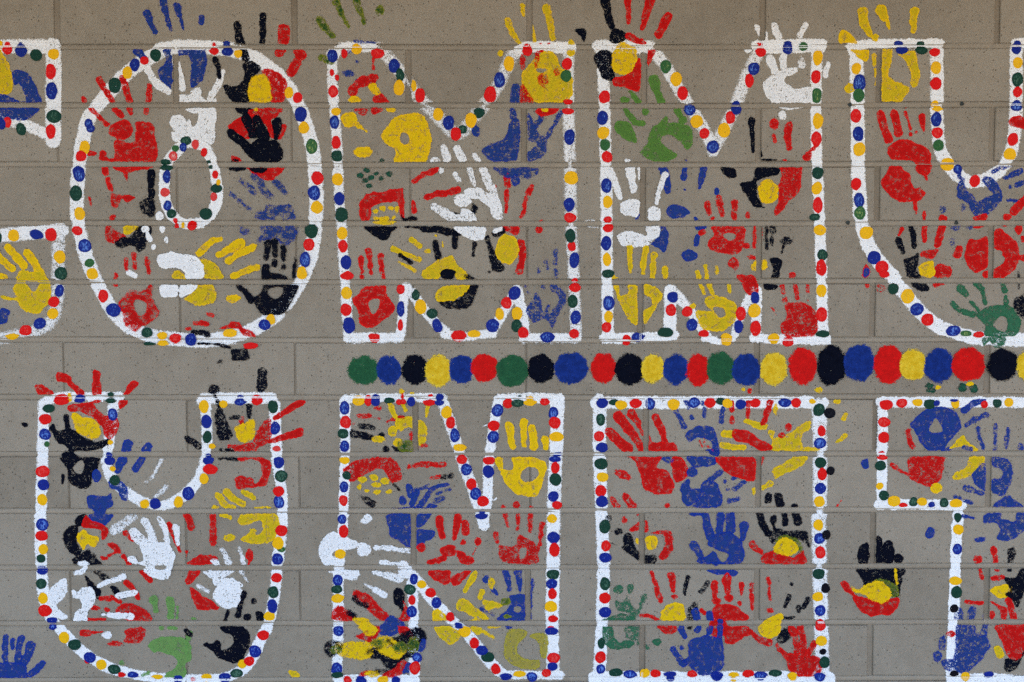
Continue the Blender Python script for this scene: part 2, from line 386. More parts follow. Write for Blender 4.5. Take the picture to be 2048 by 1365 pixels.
def shape_field(s, X, Z, gx, gz):
    """positive inside, mm"""
    if s[0] == 'e':
        x, z, a, b_ = s[2][:4]; an = math.radians(s[2][4]) if len(s[2]) > 4 else 0.0
        dx, dz = X - x, Z - z
        u, w = dx * math.cos(an) - dz * math.sin(an), dx * math.sin(an) + dz * math.cos(an)
        k = np.sqrt((u / a) ** 2 + (w / b_) ** 2)
        return (1 - k) * min(a, b_) * 1.0
    P = s[2]
    far = -14.0
    if s[0] == 's':
        out = np.full(X.shape, far); n = len(P)
        L = np.r_[0, np.cumsum(np.hypot(*np.diff(P, axis=0).T))]; L = L / max(L[-1], 1e-6)
        W = s[3][0] + (s[3][-1] - s[3][0]) * L
        for i in range(n - 1):
            (x0, z0), (x1, z1) = P[i], P[i + 1]; m = max(W[i], W[i + 1]) / 2 + 14
            i0, i1 = np.searchsorted(gx, (min(x0, x1) - m, max(x0, x1) + m)); j0, j1 = np.searchsorted(gz, (min(z0, z1) - m, max(z0, z1) + m))
            if i1 <= i0 or j1 <= j0: continue
            sx, sz = X[i0:i1, j0:j1], Z[i0:i1, j0:j1]
            dx, dz = x1 - x0, z1 - z0; l2 = dx * dx + dz * dz + 1e-9
            t = np.clip(((sx - x0) * dx + (sz - z0) * dz) / l2, 0, 1)
            d = (W[i] + (W[i + 1] - W[i]) * t) / 2 - np.hypot(sx - x0 - t * dx, sz - z0 - t * dz)
            out[i0:i1, j0:j1] = np.maximum(out[i0:i1, j0:j1], d)
        return out
    dist = np.full(X.shape, 1e9); ins = np.zeros(X.shape, bool); n = len(P)
    for i in range(n):
        (x0, z0), (x1, z1) = P[i], P[(i + 1) % n]
        dx, dz = x1 - x0, z1 - z0; l2 = dx * dx + dz * dz + 1e-9
        t = np.clip(((X - x0) * dx + (Z - z0) * dz) / l2, 0, 1)
        dist = np.minimum(dist, (X - x0 - t * dx) ** 2 + (Z - z0 - t * dz) ** 2)
        if z0 != z1:
            ins ^= ((z0 > Z) != (z1 > Z)) & (X < (x1 - x0) * (Z - z0) / (z1 - z0) + x0)
    dist = np.sqrt(dist)
    return np.where(ins, dist, -dist)
PLACED = []          # bounding boxes and layer of every film, so that films that overlap never share a height
def film(name, shapes, mat, dry, soft, cross, parent, origin, wob=(1.0, 0.7), cell=1.6, streak=0.0, grow=0.0, bridge=1.6):
    adds = [s for s in shapes if not s[1]]; subs = [s for s in shapes if s[1]]
    bb = np.array([shape_bounds(s) for s in adds])
    many = isinstance(soft, list)
    smax = max(soft) if many else soft
    mg = 2.0 + smax * 1.3
    x0, x1, z0, z1 = bb[:, 0].min() - mg, bb[:, 1].max() + mg, bb[:, 2].min() - mg, bb[:, 3].max() + mg
    gx = np.arange(x0, x1 + cell, cell); gz = np.arange(z0, z1 + cell, cell)
    X, Z = np.meshgrid(gx, gz, indexing='ij')
    cov = np.full(X.shape, -14.0)
    SO = np.full(X.shape, soft[0] if many else soft); DR = np.full(X.shape, dry[0] if many else dry)
    for i, s in enumerate(adds):
        fl = shape_field(s, X, Z, gx, gz)
        if many: SO = np.where(fl > cov, soft[i], SO); DR = np.where(fl > cov, dry[i], DR)
        cov = np.maximum(cov, fl)
    cov = cov + grow + wob[0] * 2 * vnoise(X, Z, 9.0, 0) + wob[1] * 2 * vnoise(X, Z, 3.7, 1)
    if streak: cov = cov + streak * (vnoise(X * 0.22, Z, 2.4, 2) + vnoise(X, Z * 0.22, 2.4, 2))
    for s in subs: cov = np.minimum(cov, -shape_field(s, X, Z, gx, gz) + 2 * vnoise(X, Z, 6.0, 2))
    d, pr = face_dist(X, Z)
    jn = 1.1 * vnoise(X, Z, 7.0, 1) * 2
    if cross: cov = np.where(d < 1.0, cov - np.where(SO > 2.1, 7.0, 1.2) + 2.2 * vnoise(X, Z, 14.0, 2), cov)     # dry strokes skip the recess
    else: cov = np.minimum(cov, d - 0.2 + jn)
    use = cov > -(0.35 + SO * 1.15)
    q = use[:-1, :-1] | use[1:, :-1] | use[1:, 1:] | use[:-1, 1:]
    if not q.any(): return None
    idx = np.full(X.shape, -1, int)
    need = np.zeros(X.shape, bool); need[:-1, :-1] |= q; need[1:, :-1] |= q; need[1:, 1:] |= q; need[:-1, 1:] |= q
    idx[need] = np.arange(need.sum())
    lay = 1 + max([l for (a, b_, c, e, l) in PLACED if a < x1 and b_ > x0 and c < z1 and e > z0], default=0)
    PLACED.append((x0, x1, z0, z1, lay))
    dep = joint_depth(d + bridge)
    y = dep - pr - 0.30 - 0.07 * lay - 0.12 * (bridge - 1.0)
    co = np.stack([X[need] * 0.001 - origin[0], y[need] * 0.001 - origin[1], Z0 + Z[need] * 0.001 - origin[2]], 1)
    i, j = np.nonzero(q)
    F = np.stack([idx[i, j], idx[i + 1, j], idx[i + 1, j + 1], idx[i, j + 1]], 1)
    me = bpy.data.meshes.new(name)
    nv, nf = len(co), len(F)
    me.vertices.add(nv); me.vertices.foreach_set('co', co.astype(np.float32).ravel())
    me.loops.add(nf * 4); me.loops.foreach_set('vertex_index', F.astype(np.int32).ravel())
    me.polygons.add(nf); me.polygons.foreach_set('loop_start', np.arange(0, nf * 4, 4, dtype=np.int32))
    me.polygons.foreach_set('use_smooth', np.ones(nf, bool))
    me.update(calc_edges=True)
    for an, val in (('cover', cov[need]), ('dryness', DR[need]), ('softness', SO[need])):
        me.attributes.new(an, 'FLOAT', 'POINT').data.foreach_set('value', val.astype(np.float32))
    me.materials.append(mat)
    o = bpy.data.objects.new(name, me); COL.objects.link(o)
    if parent: o.parent = parent
    else: o.location = origin
    return o
U = 0.25             # data unit: a quarter of a millimetre
def nums(s): return [float(q) for q in s.split()]
def parse(txt):
    out = []
    for part in txt.split(';'):
        part = part.strip(); neg = part[0] == '-'
        if neg: part = part[1:]
        k, rest = part[0], part[1:].split()
        if k == 'e':
            a = [float(q) for q in rest]
            out.append(('e', neg, [a[0] * U, a[1] * U, a[2] * U, a[3] * U] + a[4:]))
        elif k == 's':
            w = [float(q) * U for q in rest[0].split('/')]
            P = np.array([float(q) for q in rest[1:]]).reshape(-1, 2) * U
            out.append(('s', neg, catmull(P, False, 5), w))
        else:
            P = np.array([float(q) for q in rest]).reshape(-1, 2) * U
            out.append(('p', neg, catmull(P, True, 5)))
    return out
def touch(a, b):
    p, q = shape_bounds(a), shape_bounds(b)
    return p[0] < q[1] + 1 and q[0] < p[1] + 1 and p[2] < q[3] + 1 and q[2] < p[3] + 1
def centre(shapes):
    b = np.array([shape_bounds(s) for s in shapes if not s[1]])
    return 0.5 * (b[:, 0].min() + b[:, 1].max()), 0.5 * (b[:, 2].min() + b[:, 3].max())
def thing(name, label, cat, x, z, group=None):
    o = bpy.data.objects.new(name, None); COL.objects.link(o); o.location = (x * 0.001, 0.0, Z0 + z * 0.001)
    o.empty_display_size = 0.02
    o['label'] = label; o['category'] = cat
    if group: o['group'] = group
    return o

# ---- the painted letters: white brushed outline with fingerprint dots
LETTERS = r"""
= white outlined letter C with coloured fingerprint dots, cut off by the left edge
W93 6 -3863 1996 -3624 2006 -3120 2009
W106 6 -3123 2013 -3130 1682 -3140 1377
W73 6 -3130 1391 -3313 1472 -3500 1513 -3671 1479 -3830 1309 -3872 1002 -3809 797 -3657 695 -3519 715
W93 6 -3536 722 -3312 743 -3092 763
W93 9 -3116 756 -3126 420 -3136 282
W86 9 -3129 299 -3174 144 -3292 68 -3466 26 -3743 13 -4052 75 -4321 316 -4447 695 -4454 1037 -4373 1445 -4175 1783 -3863 1996
y -3483 2020 18 25,r -3438 1996 33 40,b -3344 1986 40 49,g -3242 1951 37 40,y -3125 1958 37 37,r -3146 1837 33 51,b -3143 1707 37 60,g -3129 1534 49 44,r -3153 1433 31 49,g -3357 1447 32 42 -20,r -3450 1496 29 34,b -3487 1485 27 37
g -3519 704 13 31,y -3424 726 38 40,b -3265 731 46 31 15,r -3169 731 38 44,y -3112 577 37 44,g -3105 462 40 44,b -3118 346 29 42 15,r -3158 268 39 34 -15,y -3167 188 37 35,b -3259 116 44 35 -30,r -3355 73 42 34 -20,y -3447 26 44 22
= white outlined letter O with a small oval centre ring, between the C and first M
W96 5 -2398 1976 -2529 1898 -2654 1804 -2779 1665 -2888 1530 -2935 1370 -2970 1173 -2985 955 -2978 790 -2946 647 -2907 516 -2838 358 -2752 206 -2650 103 -2516 37 -2296 9 -2103 2 -1888 37 -1729 109 -1614 185
W96 5 -1558 254 -1471 385 -1425 471 -1379 602 -1349 821 -1341 999 -1350 1173 -1366 1309 -1388 1418 -1432 1543 -1475 1648 -1569 1787 -1657 1864 -1758 1935 -1908 1986 -2074 1999 -2265 2006 -2405 1986
W73 3 -2276 1319 -2349 1234 -2378 1139 -2383 1019 -2371 934 -2331 859 -2273 814 -2184 804 -2108 825 -2056 890 -2020 989 -2026 1098 -2042 1180 -2068 1261 -2115 1336 -2220 1357 -2290 1309
g -2428 1951 35 42,r -2504 1912 27 27,b -2571 1886 31 42,y -2625 1832 31 40,g -2711 1748 42 49,b -2895 1487 27 32,b -2882 1454 28 27,y -2923 1326 34 46,r -2951 1264 37 35,b -2970 1161 40 40
r -2029 2016 18 16,r -2030 1980 34 25,b -1948 2019 29 23,b -1938 1977 40 30,y -1867 1960 27 28,y -1522 1696 28 35,r -1462 1663 32 35,b -1443 1548 40 49,y -1423 1459 33 40,l -1372 1331 37 49
r -1334 1116 39 44,b -1357 1016 41 49,y -1339 915 40 42,g -1377 761 42 53,r -1396 660 37 40,b -1421 559 34 51,y -1444 467 33 42,y -1662 146 31 34,b -1706 110 41 35,y -1943 51 44 27
b -2966 1138 39 44,g -2990 1014 42 51,y -2967 871 37 44,r -2985 757 34 31,b -2937 654 46 42 20,l -2908 535 33 29,y -2889 460 39 41,r -2817 308 35 42,b -2746 213 49 44 20,g -2517 55 37 35,y -2415 33 34 27,r -2323 15 42 34,b -2216 7 40 40
g -2498 -19 37 14,y -2410 -14 40 19
r -1801 -32 49 25
g -2229 1370 35 28,p -2166 1346 25 32,b -2249 1326 22 27,l -2302 1318 21 19,p -2319 1265 25 28,g -2367 1220 40 21,g -2366 1191 46 22
b -2367 1125 25 40,p -2379 1020 31 28,b -2363 928 25 32,g -2335 874 32 28,r -2310 823 19 19,r -2300 795 18 18,y -2259 801 19 25,r -2198 795 32 32
g -2102 871 40 40,p -2043 988 21 28,g -2025 1046 40 28,y -2011 1088 13 18,r -2034 1138 21 25
g -2074 1222 18 16,g -2063 1194 18 14,r -2108 1293 21 27
= white outlined first letter M beside the O, red dot at its lower left foot
W66 5 -1213 1945 -1179 1993 -1121 2006 -906 2003
W69 6 -1227 1959 -1219 1648 -1197 1377 -1189 1084 -1168 729 -1150 420 -1129 33
W73 5 -1132 16 -773 20
W66 4 -770 33 -752 196 -737 358
W73 5 -730 372 -641 261 -548 144 -462 61
W66 5 -463 40 -307 26 -135 51
W66 5 -128 75 -48 213 28 351
W73 5 34 351 66 213 86 68
W66 4 79 16 452 16
W79 8 385 1986 386 1614 397 1207 405 866 427 420 442 33
W76 3 14 1972 123 2006 402 1999
W89 9 -906 1996 -798 1885 -645 1675 -543 1574 -383 1418 -270 1519 -133 1682 -48 1844 10 1966
b -1222 1943 34 44,r -1143 1960 19 32,y -1058 1994 35 35,r -916 1964 44 35,b -803 1878 37 46,g -764 1813 27 46,y -771 1731 34 51,y -675 1745 21 37,r -628 1676 32 46
r -1220 1705 30 42,r -1229 1834 14 23,r -1193 1794 12 19,y -1203 1570 32 28,b -1213 1496 32 44,r -1201 1357 28 44,g -1197 1264 35 42
y -1196 1106 34 42,b -1184 976 34 46,g -1171 867 41 51,y -1168 739 35 42,r -1161 650 31 42,b -1141 540 34 46,r -1135 446 41 30,y -1141 330 37 42,r -1144 213 37 40,b -1125 106 41 53,r -952 15 41 35
r -767 356 27 34,b -768 219 25 49,r -770 104 19 35,g -666 316 28 34,y -629 234 37 49,g -550 187 35 35,b -516 104 32 49 -15,r -368 29 51 40,y -262 45 40 28,b -134 104 44 46,y -85 184 29 40,r -39 259 32 40,b 17 330 38 46 15,y 34 188 35 46,g 32 104 34 42,r 79 51 35 40,b 243 22 51 37,r 430 47 32 34,b 439 162 34 46,g 417 270 34 46,r 431 416 28 14,r 434 369 40 32,b 429 555 34 51,r 411 649 27 31,g 402 722 34 46,r 397 847 40 34,b 393 934 35 49,y 405 1116 46 44
b 393 1394 34 55,r 382 1631 34 19,r 384 1574 34 25,l 369 1809 35 42,r 373 1889 34 40,r 104 1984 34 41,y -22 1892 34 49,b -84 1783 35 53,r -149 1683 40 55,g -225 1561 35 34,y -281 1509 37 49,g -336 1448 28 28,r -385 1415 35 42,b -434 1492 35 46,y -505 1551 32 41
= white outlined second letter M beside the U, yellow dot under its middle leg
W86 6 589 2009 940 2003
W79 5 610 1986 628 1716 640 1309 649 900 654 420 663 33
W79 7 950 1996 1054 1864 1171 1665 1285 1492 1383 1309
W83 8 1376 1302 1456 1462 1530 1614 1590 1783 1656 1918 1690 1986
W93 3 1672 2006 2105 2013
W76 4 2078 2003 2076 1648 2084 1309 2097 1105 2112 814 2131 420 2144 33
W73 3 635 13 918 20 1118 33
W86 3 1091 47 1090 213 1092 344
W66 6 1102 351 1200 241 1280 127 1346 33
W50 2 1326 13 1436 -1 1526 9
W60 6 1536 33 1566 144 1623 275 1671 351
W66 4 1691 344 1686 179 1681 33
W66 3 1668 16 1885 9 2179 6
r 632 1666 37 46,b 619 1525 35 49,y 624 1424 41 41,l 637 1344 34 37,r 651 1258 34 40
b 646 1064 34 49,y 657 954 30 40,r 655 827 28 27,r 661 779 35 34,b 649 671 35 49,y 652 562 28 44,g 663 460 40 27,b 667 259 35 49,y 667 166 28 37,r 652 91 32 34,r 789 2 31 34,b 873 20 44 35,g 1059 55 53 34,b 1107 301 35 37,r 1096 213 35 40,r 1208 202 34 35,b 1242 110 35 40,r 1326 47 34 25,y 1480 7 44 42,b 1563 95 29 42,r 1577 190 31 46,b 1676 299 29 40,y 1670 206 41 46,r 1680 86 34 51,y 1807 15 40 34,r 1905 -2 41 35
l 1048 1873 35 46,y 1121 1787 37 44,r 1164 1692 35 46,b 1214 1583 40 42,y 1261 1501 40 41,r 1315 1421 32 37,b 1374 1328 41 42,y 1450 1441 40 46,r 1493 1529 31 42,b 1530 1592 35 44,r 1619 1776 28 46,b 1647 1858 37 42,r 1689 2020 21 18,r 1694 1975 35 35,b 1876 2001 37 42
l 1984 2007 35 27,y 2083 1932 32 49,r 2074 1804 30 44,l 2080 1676 32 51,y 2091 1505 34 51,r 2082 1383 32 49
g 2095 1155 37 42,y 2091 1048 34 42,r 2097 932 32 51,g 2077 849 34 25,y 2115 761 40 37,g 2135 590 32 37,r 2128 502 34 53,y 2130 347 34 41,r 2135 179 37 49,g 2140 45 42 25
= white outlined upper letter U running out of the right edge beside the second M
W66 3 2303 2006 2507 2026 2915 2026
W96 4 2344 1972 2360 1614 2370 1173 2383 1002 2400 814 2447 671 2518 550 2620 444 2697 337 2800 213 2915 116 3051 54 3228 16 3536 6 3749 33 3954 127 4155 316 4299 695 4326 1309 4312 2003
W89 5 2895 2003 2902 1648 2914 1411 2944 1275 3028 1163 3108 1105 3191 1091 3283 1129 3367 1200 3422 1326 3439 1458 3442 1648 3436 2019
W79 4 3446 2026 3869 2026 4312 2013
y 2347 1860 32 37,b 2369 1761 40 55,l 2365 1679 37 44,r 2351 1540 35 44,b 2367 1416 37 49,y 2377 1313 41 46
r 2358 1077 34 41,b 2381 963 34 49,l 2389 878 37 44,y 2435 742 44 44,b 2490 572 44 44,r 2547 506 44 42,r 2563 458 34 25,g 2624 361 34 37,y 2725 308 44 49,b 2792 215 44 42,r 2865 146 42 40,b 3045 66 49 37,l 3130 48 35 19,r 3223 39 34 22
b 2634 2025 30 21,b 2657 1988 41 28,g 2784 2020 27 21,g 2790 1984 39 27,r 2881 1973 34 32,y 2890 1865 34 42,r 2890 1757 37 42,y 2887 1620 32 23,y 2909 1592 37 21,b 2900 1514 35 49,r 2908 1425 39 37,l 2918 1340 37 37,y 2982 1209 46 42,b 3053 1178 27 32
r 3172 1096 34 40
b 3438 2001 34 42,y 3447 1899 34 37,g 3448 1783 35 49,r 3451 1702 32 35,b 3447 1609 41 37,r 3425 1380 35 42,y 3409 1278 41 40
= white outlined lower letter U under the O, full of overlapping handprints
W66 4 -3220 -411 -3095 -390 -2714 -390
W79 4 -3241 -432 -3253 -655 -3262 -885 -3278 -1145 -3285 -1321 -3284 -1603 -3271 -1794 -3239 -1915 -3181 -2004 -3082 -2114 -2979 -2207 -2826 -2296 -2648 -2349 -2424 -2382 -2144 -2385 -2010 -2371 -1894 -2317 -1808 -2207 -1754 -2086 -1708 -1997 -1671 -1840 -1652 -1706 -1633 -1522 -1602 -1296 -1600 -1110 -1616 -931 -1632 -798 -1640 -620 -1645 -438
W79 4 -2147 -414 -2091 -400 -1658 -400
W73 5 -2756 -432 -2784 -620 -2804 -752 -2813 -864 -2780 -959 -2705 -1040 -2599 -1110 -2484 -1152 -2376 -1134 -2267 -1068 -2186 -976 -2150 -899 -2121 -777 -2115 -620 -2123 -445
g -3212 -470 41 27,r -3233 -546 42 34,b -3240 -652 40 37,l -3228 -721 18 19,r -3259 -912 47 39,b -3257 -1004 40 40,y -3268 -1107 33 39
b -3272 -1284 40 42,r -3278 -1363 44 34,y -3268 -1456 32 35,g -3286 -1524 30 27,b -3281 -1601 41 34,g -3288 -1701 35 35,y -3279 -1805 29 37,r -3267 -1890 46 40,b -3215 -1969 39 30,b -3214 -2001 32 27,y -3137 -2083 34 40,g -3063 -2133 41 37,r -2978 -2252 19 16,b -2958 -2225 39 39,y -2880 -2275 34 34,g -2788 -2310 42 35,r -2733 -2348 27 16,b -2658 -2351 40 25,y -2488 -2366 37 19,b -2347 -2380 35 27,r -2239 -2380 27 19
y -2144 -2371 40 28,b -2014 -2373 46 35,g -1931 -2342 41 32,y -1891 -2272 29 29,r -1841 -2252 34 31,b -1800 -2181 40 40,r -1743 -2067 41 32,y -1698 -1933 37 34,b -1675 -1860 35 46,g -1668 -1760 37 41,r -1646 -1660 38 32,b -1636 -1528 35 42,l -1611 -1459 28 19,y -1630 -1415 38 44,r -1605 -1327 42 37
b -1621 -1125 35 44,r -1620 -1049 37 34,g -1603 -943 42 42,b -1619 -846 35 44,p -1633 -752 27 19,b -1641 -607 32 46,g -1655 -457 34 44,r -1768 -411 41 35,b -1883 -396 23 19,b -1881 -423 42 23,y -1997 -437 25 28,y -2133 -457 32 44,b -2116 -560 35 44,g -2114 -672 30 42,y -2083 -734 25 19,b -2106 -802 25 21,b -2109 -833 35 30,r -2098 -896 49 34,y -2142 -959 30 37
b -2250 -1067 39 46,y -2320 -1125 30 40,b -2482 -1139 37 40,y -2555 -1139 31 32,g -2761 -972 37 34,y -2773 -891 22 18,b -2798 -797 28 27,b -2794 -835 35 30,y -2786 -707 16 13,b -2766 -511 32 40,g -2774 -381 28 23,g -2778 -412 41 23,y -3061 -395 19 27,r -3119 -408 53 37,b -2993 -402 41 30
= white outlined letter N below the left end of the dot row
W60 3 -1156 -404 -845 -397 -499 -397
W69 3 -1156 -411 -1159 -794 -1173 -1180 -1182 -1409
W73 5 -1196 -1427 -1212 -1674 -1218 -1993 -1224 -2371
W76 6 -485 -404 -402 -662 -340 -850 -261 -1068 -195 -1286
W69 5 -195 -1268 -174 -1110 -163 -840 -128 -616 -100 -432
W73 4 -97 -407 90 -400 332 -404
W93 5 315 -418 309 -690 299 -934 289 -1286 286 -1674 280 -2068 288 -2335
W66 5 -74 -2349 337 -2357
W76 5 -761 -1575 -657 -1688 -549 -1823 -423 -1961 -319 -2050 -210 -2189 -119 -2296 -56 -2349
W73 4 -698 -1692 -689 -1922 -684 -2332
W66 3 -1224 -2382 -681 -2382
b -1160 -466 30 46,r -1154 -564 35 44,g -1171 -647 37 34,b -1160 -736 32 40,y -1161 -833 34 28,g -1150 -939 29 29,b -1169 -1019 29 39,r -1172 -1116 28 37
b -1182 -1244 30 35,r -1172 -1331 30 42,y -1197 -1492 39 30,b -1216 -1678 32 37,g -1223 -1742 35 27,y -1217 -1805 41 30,b -1215 -2035 35 35,b -1228 -2305 37 42,g -1224 -2351 37 22,r -1155 -2385 34 28,b -1058 -2389 42 30,y -907 -2385 40 27,b -813 -2389 31 30
y -1061 -412 46 37,r -999 -412 27 37,b -943 -414 32 40,g -851 -412 35 21,r -780 -426 18 19
r -758 -386 18 21,r -751 -421 19 21,b -698 -420 30 35,r -562 -382 21 12,r -573 -426 40 23,b -503 -396 30 28,b -500 -428 30 23,y -452 -497 35 40,r -425 -569 30 37,b -396 -658 32 46,y -364 -743 44 25,r -346 -824 35 32,b -317 -896 35 40,r -282 -1001 34 40,b -253 -1067 35 40,r -198 -1122 40 35
b -208 -1191 27 23,b -210 -1222 39 23
b -164 -912 37 44,r -161 -833 40 30,b -130 -669 39 41,r -125 -591 41 35,b -101 -484 37 42 15,r -30 -432 34 34,g 55 -386 23 12,g 39 -430 42 28,y 121 -402 27 21,y 123 -428 41 21,r 226 -421 32 30,b 286 -502 32 39,r 297 -571 40 40,y 308 -667 46 32,b 313 -793 32 19,b 299 -824 42 23,r 300 -882 29 39,g 302 -968 40 41,b 288 -1086 37 35,r 314 -1148 32 28
y 280 -1242 32 27,b 290 -1375 42 41 -25,r 295 -1461 34 46,g 288 -1634 42 35,b 276 -1703 37 34,r 282 -1773 30 35,y 273 -1864 44 37,r 286 -1955 34 27,r 275 -2007 22 12,b 279 -2037 41 28,r 291 -2229 41 37,b 284 -2289 34 30,r 240 -2336 32 28,b 139 -2364 39 32,y 53 -2343 41 23,b -41 -2366 41 28,r -114 -2307 32 35,g -169 -2222 44 32,b -214 -2174 39 30,r -264 -2122 30 37,y -331 -2037 42 39,b -376 -1994 35 25,r -432 -1937 27 32,b -528 -1837 34 37,r -569 -1764 35 32,y -632 -1703 32 27,b -685 -1671 28 37,g -713 -1742 40 35,r -698 -1819 25 32,b -700 -1898 34 42,b -664 -2225 32 32,r -679 -2298 35 44
= white outlined rectangular letter I with black dots along its right side
W89 5 609 -411 607 -759 619 -1110 635 -1462 636 -1816 623 -2135 610 -2378
W86 4 582 -428 1371 -428 2150 -428
W99 7 2123 -418 2138 -759 2143 -1110 2139 -1321 2151 -1674 2162 -1958 2178 -2364
W112 4 582 -2382 1389 -2382 2217 -2382
b 625 -432 37 37,g 614 -548 27 40,r 603 -664 34 35,b 624 -746 39 37,g 620 -858 46 41,y 629 -950 39 31,r 616 -1049 37 40,b 626 -1121 42 39
g 647 -1298 37 49,r 654 -1433 32 40,b 651 -1517 41 34,g 649 -1703 35 46,r 649 -1803 37 39,b 650 -1903 41 39,g 625 -2124 22 34,r 621 -2225 37 40,b 622 -2309 30 34,g 728 -2334 44 30,b 829 -2346 44 30,y 928 -2339 37 35,r 1006 -2342 35 27,b 1103 -2345 44 19,b 1110 -2375 35 28,r 1263 -2342 35 25,b 1434 -2360 44 34,y 1557 -2353 35 19,y 1553 -2380 27 23,r 1654 -2343 41 28,b 1746 -2360 48 35,g 1845 -2339 42 27,y 1967 -2362 35 32
g 707 -428 32 23,y 756 -445 40 30,r 856 -433 41 34,b 956 -439 34 41,y 1120 -441 41 37,b 1262 -430 39 35,r 1371 -428 37 39,g 1444 -420 30 24,y 1493 -432 32 32,b 1585 -441 35 35,r 1682 -430 34 35,b 1888 -428 44 32,r 1968 -430 32 35
y 2081 -420 21 18,g 2124 -482 39 44 20,k 2200 -502 37 34,r 2146 -629 27 37,b 2136 -712 42 37,g 2143 -849 39 39,r 2155 -929 32 41,k 2212 -907 28 28,b 2145 -1028 37 39,y 2138 -1123 35 37
y 2133 -1287 32 37,b 2140 -1382 37 39,k 2190 -1355 28 32,r 2149 -1479 34 44,g 2141 -1633 41 37,k 2189 -1734 28 32,y 2138 -1793 37 32,b 2155 -1892 37 39,r 2157 -1994 39 42,y 2165 -2106 37 35,k 2178 -2183 22 19,g 2190 -2259 35 39,b 2156 -2366 42 32
= white outlined letter T running out of the lower right edge
W79 3 2555 -425 3033 -425 3587 -425 4246 -432 4765 -432
W73 3 2566 -432 2568 -759 2571 -1110
W79 3 2554 -1145 2839 -1145 3125 -1152
W76 3 3107 -1152 3096 -1462 3092 -1745 3087 -2029 3080 -2371
W73 4 3073 -2374 3424 -2378 4266 -2378 4257 -1816 4231 -1159 4788 -1152 4772 -432
r 2590 -445 44 34,r 2699 -432 35 32,y 2807 -428 35 27,g 2892 -437 39 35,b 2940 -435 19 19,y 3071 -435 27 35,b 3066 -412 25 11,r 3271 -442 24 25,g 3360 -433 29 30,y 3442 -428 29 32,r 2577 -566 41 34,r 2576 -673 39 35,r 2566 -788 28 21,r 2568 -811 41 18,g 2557 -869 39 34,y 2557 -1013 25 23,g 2585 -1078 32 34,y 2658 -1119 41 35,r 2722 -1148 25 19,g 2793 -1125 28 30,y 2853 -1122 32 27,b 2919 -1143 25 21,g 3006 -1131 29 34,y 3088 -1134 41 30
g 3103 -1235 25 32,y 3110 -1318 35 34,b 3106 -1456 30 35,y 3095 -1680 41 28,g 3105 -1762 37 41,k 3090 -1876 28 27,k 3101 -2343 30 25,y 3181 -2362 32 32,b 3344 -2348 30 23
"""
LETTER_DOTS = []
for block in LETTERS.strip().split('\n='):
    ln = block.lstrip('=').split('\n')
    label = ln[0].strip()
    strokes = []; sv = []
    dots = []
    for l in ln[1:]:
        if l[0] == 'W':
            k, so_, rest = l[1:].strip().split(' ', 2)
            strokes.append((float(so_), parse('s ' + k + ' ' + rest)[0]))
        else:
            dots += [q.strip() for q in l.split(',') if q.strip()]
    allsh = [s for _, s in strokes]
    cx, cz = centre(allsh)
    t = thing('painted_letter', label, 'letter', cx, cz, 'dotted letters painted on the wall')
    og = tuple(t.location)
    film('white_outline', allsh, M_WHITE, [0.80 - 0.020 * a - 0.02 * max(0.0, a - 6.0) for a, _ in strokes], [0.40 + 0.23 * a + 0.5 * max(0.0, a - 6.0) for a, _ in strokes], True, t, og, wob=(0.6, 0.3), cell=1.6, streak=1.7, grow=0.1, bridge=1.0)
    LETTER_DOTS.append((t, og, dots))

